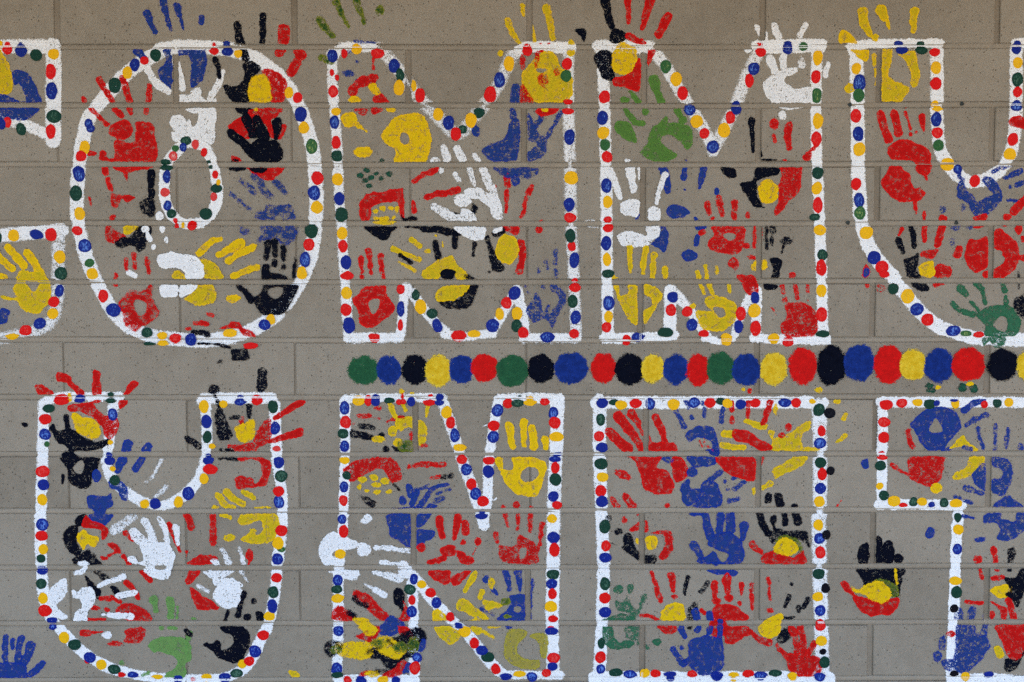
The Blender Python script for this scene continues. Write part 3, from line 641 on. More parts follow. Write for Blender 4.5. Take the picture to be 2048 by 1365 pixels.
# ---- handprints, smudges
HANDS = r"""
= handprint | blue and olive yellow handprint in the upper end of the C
palm Y2 p -3515 1977 -3463 1951 -3405 1804 -3402 1761 -3416 1700 -3461 1683 -3521 1700
palm b1 p -3409 1830 -3360 1847 -3317 1839 -3274 1787 -3241 1718 -3212 1631 -3234 1622 -3309 1626 -3337 1718 -3363 1752 -3398 1748 ;p -3522 1683 -3443 1679 -3383 1648 -3313 1631 -3418 1622 -3523 1622 ;p -3524 1596 -3244 1592 -3262 1544 -3342 1509 -3421 1514 -3526 1518
= handprint | yellow handprint with a grey gap in its palm, in the lower end of the C
finger* y0 s 49 -3539 594 -3470 515 -3440 497 ;s 55 -3468 638 -3407 577 -3356 519 ;s 55 -3336 607 -3285 533 -3251 471 ;s 44 -3543 453 -3490 436
palm Y1+ p -3410 444 -3365 484 -3304 471 -3233 489 -3207 444 -3177 400 -3174 339 -3185 268 -3221 224 -3275 188 -3328 193 -3389 233 -3414 277 -3467 277 -3520 294 -3519 316 -3458 294 -3414 303 -3443 356 -3420 400 ;-p -3323 400 -3261 400 -3271 356 -3307 343 -3345 405
= paint_smudge | ragged blue smudge at the left edge under the yellow hand in the C
print b1 p -3548 206 -3495 224 -3460 206 -3479 162 -3484 117 -3533 113 -3550 126
= handprint | big red handprint with spread fingers in the upper left of the O
finger* r1 s 37 -2927 1661 -2915 1631 ;s 35/30 -2885 1596 -2816 1527 -2768 1481 ;s 51/35 -2815 1787 -2786 1726 -2752 1674 -2726 1631 ;s 44 -2714 1587 -2688 1561 -2667 1544 ;s 49 -2658 1796 -2633 1718 -2612 1640 ;s 41/27 -2613 1587 -2601 1553 ;s 37 -2475 1744 -2480 1692 ;s 37 -2472 1670 -2485 1631 ;s 34 -2497 1587 -2500 1561
thumb r0 p -2899 1309 -2842 1287 -2856 1270 -2908 1274
palm r1 p -2756 1457 -2711 1492 -2641 1514 -2598 1483 -2594 1422 -2626 1387 -2678 1379 -2748 1414 ;p -2571 1492 -2518 1501 -2457 1483 -2441 1405 -2431 1239 -2541 1226 -2716 1231 -2821 1239 -2811 1300 -2781 1300 -2773 1257 -2724 1257 -2714 1370 -2591 1361 -2572 1440
smear r0 p -2734 1196 -2462 1196 -2533 1169 -2621 1156 -2631 1091 -2644 1091 -2665 1152 ;s 44 -2787 1196 -2783 1152 ;s 35 -2771 1108 -2748 1038
= handprint | dry black, red and yellow handprint beside the small ring of the O
finger k0 s 51/35 -2467 1155 -2473 1086 -2470 989
smear k3 p -2554 946 -2519 976 -2457 972 -2445 910 -2459 849 -2503 858 -2551 893
smear r2 p -2751 1016 -2712 1002 -2668 1002 -2589 985 -2633 954 -2677 967 -2718 915 -2748 937 ;e -2741 847 23 19 ;s 21 -2897 985 -2887 932
palm r3 p -2795 792 -2760 788 -2725 761 -2655 717 -2673 691 -2727 665 -2788 691
palm Y1 p -2663 792 -2561 788 -2593 753 -2655 731
palm k2 p -2726 682 -2673 709 -2620 717 -2566 788 -2478 788 -2479 735 -2506 682 -2516 638 -2569 616 -2603 656 -2674 638 -2727 660
= handprint | blue handprint reaching above the top of the O, three fingers on bare wall
finger* b1 s 51/35 -2480 2227 -2455 2158 -2429 2107 ;s 53/32 -2369 2309 -2345 2210 -2320 2124 ;s 51/35 -2278 2279 -2257 2219 ;s 27/18 -2252 2201 -2237 2120
finger b0 s 41 -2114 2201 -2113 2171
palm b1 p -2383 1986 -2318 1986 -2322 1726 -2365 1752 -2421 1830 -2372 1891 -2354 1934 ;p -2292 1986 -2091 1986 -2102 1804 -2129 1761 -2182 1726 -2199 1770 -2188 1891 -2214 1951 -2284 1943
thumb b0 s 55/44 -2554 1977 -2528 1951 -2502 1921
= handprint | white handprint reaching down from the top of the O to its centre ring
finger* w1 s 53 -2486 1856 -2426 1761 -2349 1705 ;s 55 -2293 1917 -2268 1822 -2248 1726 ;s 25 -2309 1986 -2301 1917
finger w1 s 37/53 -1970 1839 -1998 1770 -2034 1700 -2060 1657
palm w1 p -2288 1640 -2270 1683 -2218 1683 -2182 1718 -2129 1735 -2113 1674 -2061 1640 -2025 1666 -2017 1631 -2096 1618 -2201 1626 ;p -2339 1492 -2321 1540 -2272 1550 -2239 1537 -2225 1501 -2203 1511 -2193 1479 -2173 1467 -2150 1501 -2141 1553 -2185 1554 -2237 1582 -2184 1594 -2123 1603 -2026 1591 -2026 1457 -2040 1361 -2073 1354 -2108 1374 -2152 1353 -2205 1370 -2275 1361 -2319 1379 -2331 1422 -2318 1448
smear k1 s 44/27 -2022 1917 -2001 1856 -1993 1800
= handprint | black, yellow and red handprint over the upper right of the O
finger* k1 s 51/58 -1870 2154 -1862 2081 -1844 2020 ;s 53 -1829 1977 -1816 1934 ;s 51/39 -1691 2210 -1696 2115 -1702 2025
finger* r1 s 84 -1552 2120 -1559 2046 ;p -1610 1986 -1540 1990 -1567 1943 -1611 1943 ;s 75 -1453 1973 -1438 1943 ;s 66 -1463 1908 -1507 1834
palm k1 p -1834 1873 -1812 1908 -1751 1899 -1708 1856 -1761 1804 -1797 1735 -1781 1631 -1912 1631 -1963 1726 -1954 1748 -1884 1744 -1840 1770 -1826 1822 ;p -1891 1592 -1764 1592 -1782 1544 -1843 1544
palm r1 p -1699 1856 -1638 1852 -1569 1813 -1534 1761 -1553 1666 -1571 1626 -1645 1626 -1648 1718 -1674 1796 -1708 1830 ;p -1781 1587 -1580 1592 -1598 1544 -1642 1509 -1677 1474 -1747 1527 -1799 1544
palm y1~ p -1788 1770 -1743 1813 -1673 1813 -1648 1735 -1654 1631 -1781 1631 -1802 1692 ;e -1753 1586 16 12
= handprint | glossy black handprint over a red one, right side of the O
smear r0 p -1940 1466 -1852 1535 -1747 1544 -1748 1457 -1801 1379 -1871 1414 ;s 35 -1668 1501 -1634 1405 ;s 37 -1559 1466 -1591 1396 ;p -1926 1265 -1873 1257 -1786 1213 -1566 1231 -1567 1169 -1638 1108 -1699 1108 -1769 1143 -1821 1187 -1891 1204
finger* k0 s 58/67 -1923 1422 -1845 1361 -1785 1292 ;s 67 -1817 1527 -1783 1457 -1774 1414 ;s 67/80 -1747 1509 -1713 1440 -1696 1387 ;s 71/27 -1607 1492 -1603 1457 -1613 1387
palm k0 p -1793 1335 -1740 1379 -1679 1370 -1608 1370 -1574 1309 -1575 1239 -1645 1209 -1724 1213 -1785 1248 ;p -1795 1187 -1681 1191 -1699 1152 -1760 1152
thumb k1 e -1891 1222 28 25 ;s 31 -1927 1178 -1839 1187
= handprint | dry speckled blue handprint in the right side of the O
finger* b6 s 41 -1929 1011 -1903 989 ;s 44/27 -1872 963 -1798 906 ;s 44 -1853 1103 -1770 1020 ;s 55/48 -1765 1120 -1726 1090 -1717 1059 -1661 994 ;s 55/35 -1612 1077 -1577 1051 -1559 1016
palm b5 p -1763 867 -1701 902 -1684 932 -1613 932 -1525 937 -1499 893 -1500 832 -1746 832 ;p -1720 788 -1474 783 -1510 682 -1572 647 -1633 700 -1748 682 -1712 735 ;-e -1601 840 27 18
thumb b5 e -1840 757 39 27 30
= handprint | yellow handprint pointing right in the lower half of the O
finger* y1 s 49/35 -2155 603 -2065 682 -2003 700 ;s 44/74 -2014 594 -1934 638 -1867 665 ;s 51 -1953 546 -1873 599 -1784 643 ;s 49 -1914 449 -1821 484 -1750 506
palm Y2 p -2173 568 -2146 568 -2067 550 -1981 436 -2095 427 -2157 471 ;p -2220 387 -2069 387 -2045 277 -2151 237 -2204 259 -2265 286 -2220 330
palm Y2 p -2342 436 -2297 489 -2245 444 -2254 422
thumb y1 e -1925 292 49 28
= handprint | white painted fingertip dabs and bent palm mark in the lower O
finger* w0 e -2419 858 30 34 ;e -2518 768 27 25 ;e -2399 766 23 25 ;s 32 -2505 735 -2488 695 ;e -2375 693 12 23 ;e -2463 643 16 19 ;s 37 -2638 471 -2594 449
palm w0 p -2442 559 -2428 594 -2375 603 -2331 612 -2261 594 -2181 585 -2120 524 -2131 427 -2237 427 -2254 471 -2306 497 -2386 493 -2429 515 ;p -2418 383 -2304 383 -2309 308 -2415 308 ;p -2281 383 -2167 387 -2194 339 -2283 294
= handprint | black handprint with a hollow palm at the lower right of the O
finger* k2 s 55/44 -1678 665 -1688 568 ;s 53/39 -1629 682 -1630 594 ;s 39 -1572 647 -1569 559 ;e -1631 533 24 28 ;e -1569 509 19 28 ;s 25 -1489 559 -1504 436
thumb k1 s 37/53 -1884 378 -1832 330 -1793 281
palm k1 p -1715 524 -1671 524 -1667 471 -1601 462 -1539 422 -1698 418 -1724 444 ;p -1717 365 -1698 396 -1487 387 -1483 339 -1541 224 -1586 179 -1657 179 -1719 179 -1771 241 -1788 286 -1735 330 ;-p -1672 356 -1584 369 -1576 330 -1620 286 -1669 308
= handprint | red handprint with a ring shaped palm at the lower left of the O
finger* r2 s 32 -2658 559 -2655 497 ;s 35 -2600 594 -2597 506 ;s 37/27 -2508 559 -2501 471 ;e -2726 444 14 21 ;e -2727 384 11 7 ;e -2498 378 14 11
palm r3 p -2717 250 -2662 312 -2626 352 -2556 339 -2476 383 -2477 303 -2443 224 -2421 206 -2471 144 -2560 91 -2605 64 -2675 117 -2683 179 ;-p -2606 259 -2579 286 -2522 259 -2532 188 -2576 175
= paint_smudge | red and black smudges across the bottom curve of the O
smear r1 e -2072 178 34 16 ;s 37 -2144 126 -2100 117 ;p -2021 82 -1967 109 -1931 135 -1879 126 -1852 91 -1800 73 -1765 24 -1853 38 -1888 82 -1941 91
smear r1 e -2179 122 31 14 ;e -2229 82 19 12
smear k2 s 41 -2194 55 -2145 54 -2101 42
smear k2+ s 22 -2159 -16 -2022 -25 ;s 27 -2005 -34 -1952 -48 ;p -1947 -74 -1925 -61 -1828 -61 -1815 -101 -1820 -132 -1926 -141 -1935 -101 ;e -2019 -147 18 12 -30
= handprint | dark green and olive handprint with fingers above the first M
finger* o2 s 53/44 -1307 2184 -1264 2124 -1217 2076 ;s 55/23 -1197 2305 -1154 2219 -1111 2141 ;s 51/21 -1058 2313 -1023 2227 -1006 2163 ;e -899 2249 25 32
thumb o2 s 44 -1301 1930 -1227 1899
smear b4 p -1077 2051 -998 2046 -920 2033 -990 2025 -1068 2029 ;e -1114 1822 42 25 ;e -1057 1783 16 12 ;e -1056 1904 12 12 ;e -1121 1977 30 19
= handprint | red and yellow arched palm print under the left top of the first M
palm r1 p -1119 1726 -1079 1770 -1009 1813 -921 1822 -922 1770 -983 1744 -1044 1718 -1053 1692 -1071 1666 -1106 1674 ;p -953 1657 -905 1696 -844 1640 -861 1626 -940 1626 ;p -953 1592 -879 1592 -906 1553 -949 1553
palm r4 p -1080 1592 -984 1587 -1002 1544 -1037 1544
palm y1 p -983 1739 -930 1757 -896 1692 -948 1683 ;e -1071 1650 44 28
drip r0 s 14 -942 1934 -947 1891 ;e -947 1865 14 25
= handprint | yellow handprint with a small round hole, left half of the first M
finger* y1 p -1173 1527 -1133 1566 -1072 1553 -1059 1501 -1081 1466 -1143 1466 ;s 35/12 -1059 1483 -994 1431 ;e -831 1580 34 19 ;e -1017 1296 64 37
palm y1 p -899 1404 -879 1431 -817 1513 -765 1543 -663 1560 -591 1519 -551 1387 -579 1241 -644 1217 -767 1214 -812 1234 -801 1302 -872 1360 ;-e -735 1387 34 41
= dot_cluster | little cluster of dark green fingertip dots in the first M
dot* g1 e -998 1169 25 19 ;e -1035 1136 23 18 ;e -970 1119 21 19 ;e -1005 1100 21 16 ;e -981 1066 18 14 ;e -927 1149 19 14 ;e -898 1112 18 16 ;e -842 1142 23 23
dot* g1 e -894 1238 19 11 ;e -934 1203 28 23
= handprint | sideways red, yellow dotted and black handprint left of the white hand in the first M
palm r0 p -1043 944 -998 1006 -909 1023 -768 1047 -747 1037 -738 900 -742 832 -769 873 -786 944 -871 951 -957 917 -982 832 -1037 832
palm* Y1 e -936 889 19 18 ;e -887 910 19 18 ;e -830 910 21 18 ;e -791 906 16 27 ;e -936 842 21 14 ;e -897 839 19 12 ;e -857 842 19 14 ;e -813 847 19 16
palm Y2+ p -954 827 -787 827 -822 801 -945 801
palm k0 p -1016 783 -791 783 -822 753 -867 691 -920 709 -972 744
finger* r0 s 27/53 -675 1093 -609 1136 -526 1177 ;s 44/49 -584 985 -513 1007 -460 1011 ;s 46 -438 1020 -372 1033 ;p -689 954 -672 963 -646 884 -690 875
finger* k1 p -760 867 -743 840 -681 858 -646 832 -699 818 -743 823 ;s 53 -602 770 -523 766 -444 746 ;s 44 -417 744 -364 744 ;s 40 -395 735 -391 647 ;s 14 -734 783 -646 781
= handprint | black, yellow and red handprint beside the right stem of the first M
finger* r1 s 46 -34 1129 -34 1068 ;s 37/28 -38 1024 -37 946 -43 889 ;s 41 137 1059 111 1016 ;s 32 94 981 89 910 ;s 30 80 889 63 853 ;e -117 1058 9 9 ;e 199 818 19 14 ;e 186 761 28 25
palm r1 p -65 783 58 783 32 726 -21 744 ;s 51 59 669 72 577 50 480
palm k2 p -188 709 -153 726 -135 656 -100 568 -47 506 -74 475 -136 489 -153 559 -162 621 ;p -144 744 -65 779 -52 744 -109 709 ;e -160 475 16 14
palm Y0 e -34 629 80 104
finger* k2 e -261 906 22 32 ;p -443 875 -373 884 -346 858 -417 858 ;s 35/21 -259 669 -268 590
= handprint | white handprint with long slanting fingers in the middle of the first M
finger* w2 e -526 1239 32 25 ;s 55 -464 1322 -442 1248 ;s 57 -372 1313 -337 1248 ;p -275 1283 -240 1283 -205 1231 -249 1231
finger* w2 e -485 1166 19 19 ;s 32 -390 1142 -363 1103 ;s 44/27 -293 1182 -276 1120 -258 1068 ;s 55/62 -201 1177 -153 1068 -113 963
palm w1 e -340 963 60 46 ;p -328 1033 -249 1051 -205 1042 -135 998 -74 928 -69 836 -126 840 -162 919 -205 954 -241 972 -293 981 ;p -355 902 -302 902 -241 840 -259 805 -338 805 ;p -391 783 -197 783 -179 735 -206 691 -276 691 -347 735 ;p -135 761 -74 783 -74 753 -118 739
thumb w2 s 53/71 -531 924 -470 884 -399 840 -329 840
= handprint | yellow and black ringed handprint low in the middle of the first M
finger* Y1 s 40 -690 695 -638 656 ;e -581 616 19 16 ;s 41 -814 629 -753 603 -638 559 ;s 27 -771 541 -674 484 ;e -523 724 14 9 ;s 11 -479 682 -472 647
finger* k1 s 44 -528 673 -506 577 ;s 35 -770 590 -696 541
palm Y1 p -621 480 -550 524 -479 568 -418 585 -382 541 -312 462 -321 422 -383 427 -409 480 -444 497 -480 471 -506 427 -603 427
palm k0+ e -440 455 53 37 ;s 9 -440 427 -438 400
palm k3 p -436 294 -365 294 -312 347 -295 383 -233 387 -259 294 -304 224 -401 215 -472 233 -498 268 ;s 27 -312 444 -268 427
palm Y1 p -524 330 -445 383 -295 387 -330 330 -401 277 -516 277
= handprint | red handprint with a hollow palm inside the left foot of the first M
finger* r1 s 37/21 -1039 568 -1031 471 ;e -1032 437 12 14 ;s 44/32 -986 625 -974 511 ;e -970 467 12 16 ;s 41/30 -903 585 -896 471 ;e -886 437 12 16
palm r0 p -1099 286 -1054 321 -1019 365 -913 378 -869 374 -860 312 -808 241 -826 188 -914 126 -977 82 -1047 117 -1064 197 ;-p -993 259 -966 286 -913 281 -923 224 -958 184 -984 224
= handprint | faint dry blue handprint inside the right foot of the first M
finger* b6 s 27 231 550 244 497 ;s 35 297 621 301 533 ;s 35 301 480 301 431 ;s 18 178 502 182 471 ;e 213 369 18 22 ;s 21 94 374 112 321
palm b4 p 98 224 147 294 165 330 200 277 218 197 244 250 262 241 253 179 289 224 324 294 271 347 262 387 306 383 368 330 368 250 324 188 289 91 271 82 218 153 156 117 112 171
= handprint | blue handprint split by the upright joint, right of the V in the first M
finger* b3 s 66 23 1726 19 1640 ;s 44 6 1574 6 1531 ;s 39 163 1466 198 1527 ;s 30 242 1396 286 1474 330 1553
palm b2 p -21 1492 49 1509 56 1370 41 1283 14 1231 -135 1226 -205 1292 -187 1326 -135 1353 -65 1379 -38 1414
palm b4 p 102 1544 128 1544 155 1474 190 1422 234 1396 234 1300 190 1248 111 1231 102 1292 164 1344 111 1387 ;p -117 1191 164 1191 155 1126 85 1108 41 1126 23 1117 6 1108 -82 1143
thumb b1 p -266 1470 -240 1479 -222 1431 -240 1396 -271 1431
drip b0 e 25 1103 28 39
= handprint | yellow handprint mixed with red under the right top corner of the first M
finger* Y2 s 44/35 -29 2184 -3 2115 49 2029 ;s 32/21 71 2283 80 2214 ;s 27/39 132 2150 154 2055 ;s 58/41 234 2270 259 2167 276 2063 ;e -82 1964 19 25 ;s 49 399 2025 399 1969
palm Y1 p 76 1839 163 1934 215 1977 294 1960 329 1873 399 1839 417 1718 391 1648 286 1622 154 1631 76 1718 ;-e 202 1847 32 14
palm r4 e 211 1787 41 39 ;s 30 75 1943 76 1865 ;p 62 1752 102 1718 146 1631 58 1626 ;s 27 176 1977 163 1873 ;e 307 1834 19 25 ;s 27/12 207 1761 224 1726
palm r0 p 159 1570 198 1605 312 1592 286 1553 207 1535 ;s 23 193 2020 202 1977 ;e 250 2025 18 11
palm y0 e 225 1580 27 14
= handprint | black, yellow and red handprint on the upper left corner of the second M
finger k1 s 62/44 633 2326 651 2236 679 2145
finger* r0 s 51/21 790 2330 790 2253 795 2167 ;s 74/30 947 2339 912 2227 887 2128 ;s 67/58 1061 2206 1035 2150 1001 2094
palm k1 p 665 2046 678 2115 730 2124 774 2098 770 2055 713 2025 ;p 600 1977 652 1981 687 1960 683 1882 701 1813 679 1778 618 1796 600 1839 565 1891 556 1951
palm r0 p 774 2072 791 2102 835 2081 914 2038 896 2016 826 2033 ;p 897 1986 975 1986 949 1917 928 1873 905 1951 ;p 697 1796 775 1813 819 1865 875 1925 876 1726 837 1705 776 1726 697 1744
palm y2+ p 722 2025 757 2038 809 2020 853 1986 836 1873 766 1817 696 1839 679 1891 687 1977
= paint_smudge | single black thumb smudge between the tops of the two Ms
print k0 p 429 2115 459 2132 499 2115 499 2046 486 2033 468 2072
= handprint | light green handprint with scattered fingers in the second M
finger* l0 s 81/62 968 1778 981 1726 ;s 49/57 990 1700 1017 1631 ;e 772 1644 31 25 ;s 27/44 811 1700 864 1631 ;s 35/53 776 1579 821 1518 ;s 44 838 1492 891 1487 ;e 914 1568 25 25 ;s 44 1127 1579 1145 1544 ;e 1167 1509 31 30
thumb l0 p 698 1492 751 1505 812 1483 857 1361 777 1379 716 1422
palm l1 p 879 1300 927 1353 952 1440 1005 1492 1057 1535 1075 1492 1145 1492 1215 1466 1238 1387 1234 1335 1199 1309 1164 1353 1093 1405 1040 1405 1014 1370 1059 1318 1129 1274 1094 1239 989 1226 892 1274
= handprint | white handprint crossing the upper right corner of the second M
finger* w1 p 1655 2158 1725 2115 1743 2046 1691 2055 1664 2107 ;s 53 1786 2145 1813 2072 ;s 58 1758 1925 1789 1847 ;s 49 1849 1943 1850 1873 ;e 1604 1986 27 25 ;s 39 1999 2150 1961 2081 ;s 37 2156 1895 2135 1813
finger w3 e 1974 1891 25 44
palm w1 p 1707 1752 1772 1813 1816 1839 1911 1865 1946 1865 1938 1830 1868 1804 1869 1761 1913 1726 1966 1726 2036 1735 2071 1683 2037 1631 1967 1596 1871 1579 1792 1605 1765 1640 1730 1683 ;e 1850 1544 27 31
= handprint | black, yellow and red handprint at the right stem of the second M
finger* k0 s 53/19 1636 1501 1641 1414 1651 1296 ;s 23 1694 1387 1700 1270 ;p 1691 1239 1744 1244 1814 1248 1806 1222 1718 1217
finger* r1 e 1791 1483 34 42 ;s 21 1790 1405 1799 1370 ;s 58/44 1895 1470 1882 1405 1896 1326 ;e 1858 1235 22 12
palm k0 p 1428 1189 1516 1189 1534 1129 1491 1112 1455 1138 ;p 1679 1186 1832 1186 1824 1134 1745 1120 1684 1094 1676 1059 1685 1007 1712 937 1748 910 1660 919 1606 998 1561 1077 1649 1103
palm r1 p 1836 1190 1973 1197 1987 1156 1975 1037 1941 985 1890 951 1847 883 1806 859 1798 900 1832 968 1827 1054 1843 1139
palm y1 e 1755 1024 69 87
drip r1 p 1999 1239 1989 1274 2042 1300 2051 1257 2025 1231 ;s 18 2050 1309 2085 1335
= handprint | blue handprint behind the white one in the left of the second M
finger* b0 s 57/44 1033 1182 1060 1103 1069 1024 ;s 44 1183 1177 1179 1120 ;e 1185 1037 12 11 ;s 57/21 1310 1177 1297 1112 1285 1051 ;e 1193 1238 12 11
thumb b0 e 1405 1026 25 34
palm b0 p 1062 902 1105 937 1167 924 1225 884 1168 849 1097 840 1066 867 ;p 1018 796 1062 779 1076 709 1055 607 1002 638 949 665 992 709 ;e 1220 585 57 41 ;p 1256 849 1300 827 1265 823 ;p 1256 788 1335 788 1309 761 1261 761 ;s 40 1270 717 1266 665 ;p 842 840 877 875 868 836
= handprint | white handprint with dripping fingers at the left stem of the second M
finger* w1 s 66/35 656 1182 709 1068 740 985 ;s 71/41 805 1182 823 1103 834 1033 ;s 32/12 871 1177 871 1094 ;s 41/30 1047 1138 1016 1059 991 946 ;e 783 1238 16 9
palm w1 p 736 919 762 959 868 972 872 884 851 849 798 858 745 875 ;p 934 902 973 928 1018 902 1018 840 974 818 934 832 ;p 724 717 781 753 851 744 922 726 921 788 1010 792 1010 726 975 691 931 647 843 647 755 656
= handprint | red handprint with an oval gap in the middle of the second M
finger* r2 s 44/32 1338 937 1352 875 ;e 1379 842 16 14 ;s 49/32 1417 985 1431 919 1447 867 ;s 46/39 1527 950 1524 893 1520 849 ;e 1619 865 19 25
thumb r1 e 1610 651 27 25
palm r1 p 1384 788 1582 788 1600 709 1575 629 1531 590 1452 603 1390 612 1345 665 1389 726 ;-p 1450 726 1503 744 1539 717 1495 687
smear r1 s 25 1666 788 1667 647 ;e 1305 744 30 23 ;s 18 1713 770 1711 682 ;e 1696 805 14 18
= handprint | scattered yellow, black and red marks straddling the joint right of the middle M legs
finger* k3 s 41 1785 788 1794 753 ;s 21 1785 735 1786 656 ;s 21 1749 779 1751 638 ;e 1887 687 40 27 ;s 22 1866 647 1853 603
palm k1 p 1778 568 1858 559 1850 489 1833 436 1780 431 1797 489
palm y2 e 1669 515 19 32 ;e 1730 519 25 37
palm r2 e 1646 572 31 18 ;p 1488 541 1531 577 1567 524 1541 489 1497 515
smear k0 e 1776 376 46 30
smear r1+ p 1550 453 1665 444 1701 374 1693 321 1622 321 1586 383
= handprint | yellow handprint split by the joint at the lower left of the second M
finger* Y1 s 49/27 808 638 813 541 816 471 ;s 48/35 922 638 905 559 901 471 ;s 42 976 594 972 524 968 436 ;s 40 1054 497 1052 444
palm Y1 p 685 427 703 458 730 427 ;p 699 387 739 383 748 312 796 330 800 387 871 383 873 126 802 148 748 241 ;p 911 387 959 383 1039 321 996 233 917 109 907 206 960 241 960 286 907 330
= handprint | yellow handprint between the two inner legs of the second M
finger* Y2 s 35 1276 471 1286 436 ;s 35 1333 515 1343 436 ;s 35 1409 506 1409 471 ;s 30 1295 383 1322 330 ;s 40/21 1357 383 1382 325 ;s 25 1489 383 1498 339
palm Y1 p 1327 294 1384 312 1455 303 1544 250 1544 162 1492 91 1404 64 1315 82 1270 171 1279 206 1376 197 1385 215 1340 241 ;-p 1385 224 1447 228 1474 179 1430 162 ;e 1243 237 27 18
= handprint | dark red handprint at the lower right foot of the second M
finger* r2 e 1927 449 25 22 ;s 27 1860 383 1870 330 ;e 1879 286 21 18 ;s 30 1948 383 1967 294
finger* r2 e 2037 365 14 34 ;e 2040 281 12 18
palm r2 p 1885 254 1985 265 2048 241 2100 189 2112 75 2057 30 1885 33 1850 92 1897 172
thumb r3 p 1778 228 1800 228 1827 175 1801 197
= handprint | yellow handprint across the upper left corner of the upper U
finger* Y0 s 74/39 2384 2240 2396 2167 2439 2094 ;e 2472 2072 22 28 ;s 74/53 2510 2257 2535 2201 ;s 30/19 2557 2176 2567 2128 ;s 58/44 2736 2249 2732 2167 2733 2111
thumb y0 p 2223 2072 2257 2124 2346 2038 2311 2025 2241 2029
palm y0 p 2294 1999 2425 1999 2426 1917 2383 1917
palm Y1 p 2521 1981 2591 1986 2584 1908 2568 1830 2595 1787 2709 1726 2667 1648 2624 1635 2527 1640 ;p 2635 1960 2740 1977 2768 1891 2787 1813 2753 1735 2722 1752 2716 1830 2680 1908 ;s 37 2465 1943 2475 1891 ;s 16 2480 1856 2486 1752 ;e 2307 1726 40 35
= handprint | bold red handprint dripping in the left arm of the upper U
finger* r0 s 53/62 2516 1553 2539 1474 2576 1379 ;s 58/64 2612 1553 2631 1474 2645 1427 ;s 23 2686 1561 2709 1501 2723 1448 ;e 2726 1414 13 18 ;s 53/18 2802 1531 2806 1492 2813 1435 ;e 2766 1427 11 11 ;e 2686 1592 12 7
palm r0+ p 2564 1309 2602 1353 2672 1383 2760 1361 2831 1326 2867 1274 2873 1169 2843 1134 2808 1134 2764 1161 2758 1222 2666 1239 2604 1239
palm r0 p 2586 1197 2658 1197 2720 1139 2735 1098 2756 1050 2801 1043 2833 1009 2792 968 2707 955 2645 965 2582 999 2526 1084 2563 1146
drip r0 s 35/18 2763 967 2774 871 ;s 21 2817 1155 2844 1107
= handprint | blue handprint with a V shaped palm under the bowl of the upper U
finger* b2 s 27 3054 1164 3072 1120 ;s 35 3360 1190 3422 1208 ;s 32 3291 1160 3326 1173 ;s 37 3423 1138 3484 1164 ;e 3384 1116 16 14 ;e 3412 1055 16 18 ;s 40 3469 1068 3538 1099 ;s 21 3401 963 3506 959
palm b2 p 3048 998 3072 1120 3103 1112 3109 1051 3163 989 3199 954 3251 989 3294 1007 3222 1094 3274 1129 3337 1068 3361 972 3297 893 3210 849 3165 875 3120 946
smear b6 e 2958 902 22 27 ;e 3048 779 31 22 ;e 3024 682 18 27 ;e 3141 783 27 18 ;e 3094 919 21 30
= handprint | black, yellow and red handprint low in the left arm of the upper U
finger* k1 s 40/32 2735 796 2754 735 2765 647 ;s 51 2658 687 2669 656 ;s 32 2681 647 2690 607
finger* r0 s 30/19 2679 770 2662 726 ;s 28 2831 875 2832 836 ;s 34 2832 788 2834 687 ;e 2962 840 30 25 ;s 58/44 2956 788 2940 717 2923 660
palm k2 p 2696 559 2740 577 2792 603 2798 541 2785 489 2813 436 2724 436 2706 489 ;p 2747 400 2831 400 2876 356 2850 334 2797 347
palm r2 p 2818 612 2924 634 2929 603 2890 563 2819 572 ;p 2908 506 2961 528 3024 489 3007 440 2910 440 ;p 2897 400 2981 400 2920 365
palm y1 p 2794 497 2828 541 2890 550 2908 506 2901 444 2830 440
= handprint | large bright red handprint split by a joint, by the right edge in the upper U
palm r0 p 3134 691 3196 695 3270 713 3274 524 3200 471 3138 506 3114 594 ;p 3300 744 3352 770 3397 735 3460 691 3488 629 3473 506 3404 444 3325 409 3281 418 3236 462 3262 480 3306 489 3367 524 3388 568 3365 612 3302 647
finger* r0 s 53 3078 629 3061 590 ;s 64 3446 893 3507 954 3558 998 ;e 3396 849 32 25 ;e 3387 796 27 12 ;e 3483 766 27 30 ;e 3513 700 16 27 ;p 3161 845 3253 871 3254 832 3210 818 ;e 3202 788 37 19 ;p 3480 577 3550 603 3552 541 3481 559
thumb r0 p 3393 1501 3423 1535 3475 1535 3538 1492 3539 1440 3495 1448 3424 1466
= handprint | dark green handprint with a thin thumb at the bottom of the upper U
finger* G1 s 51/39 3088 361 3129 316 ;s 28 3161 268 3219 210 ;s 53/35 3202 392 3238 356 ;s 32 3248 330 3262 259 ;s 35/44 3379 387 3397 347 ;s 30/37 3403 303 3404 259
thumb G1 s 41 3033 255 3100 206 3180 179
palm G1 p 3198 171 3241 215 3311 241 3400 250 3462 224 3508 135 3484 47 3387 20 3263 29 3261 109 ;-p 3323 117 3366 171 3411 153 3417 82 3386 60 3333 91
palm G3+ p 3254 29 3405 29 3406 -24 3380 -47 3318 -51 3299 -16 3256 -33
= paint_smudge | dry black palm smudge at the right edge beside the green hand
print k4 p 3452 259 3478 294 3557 321 3570 162 3481 179 ;s 21 3487 471 3488 436 ;s 16 3489 392 3490 356
= paint_smudge | small red and blue thumb smears on the left side of the upper U
print r2 p 2410 489 2441 524 2463 480 2451 436 2415 444 ;e 2447 383 16 21
print b1 e 2437 471 23 32
print r7 e 2532 361 49 25
= handprint | red fingered handprint with yellow and black palm, top left of the lower U
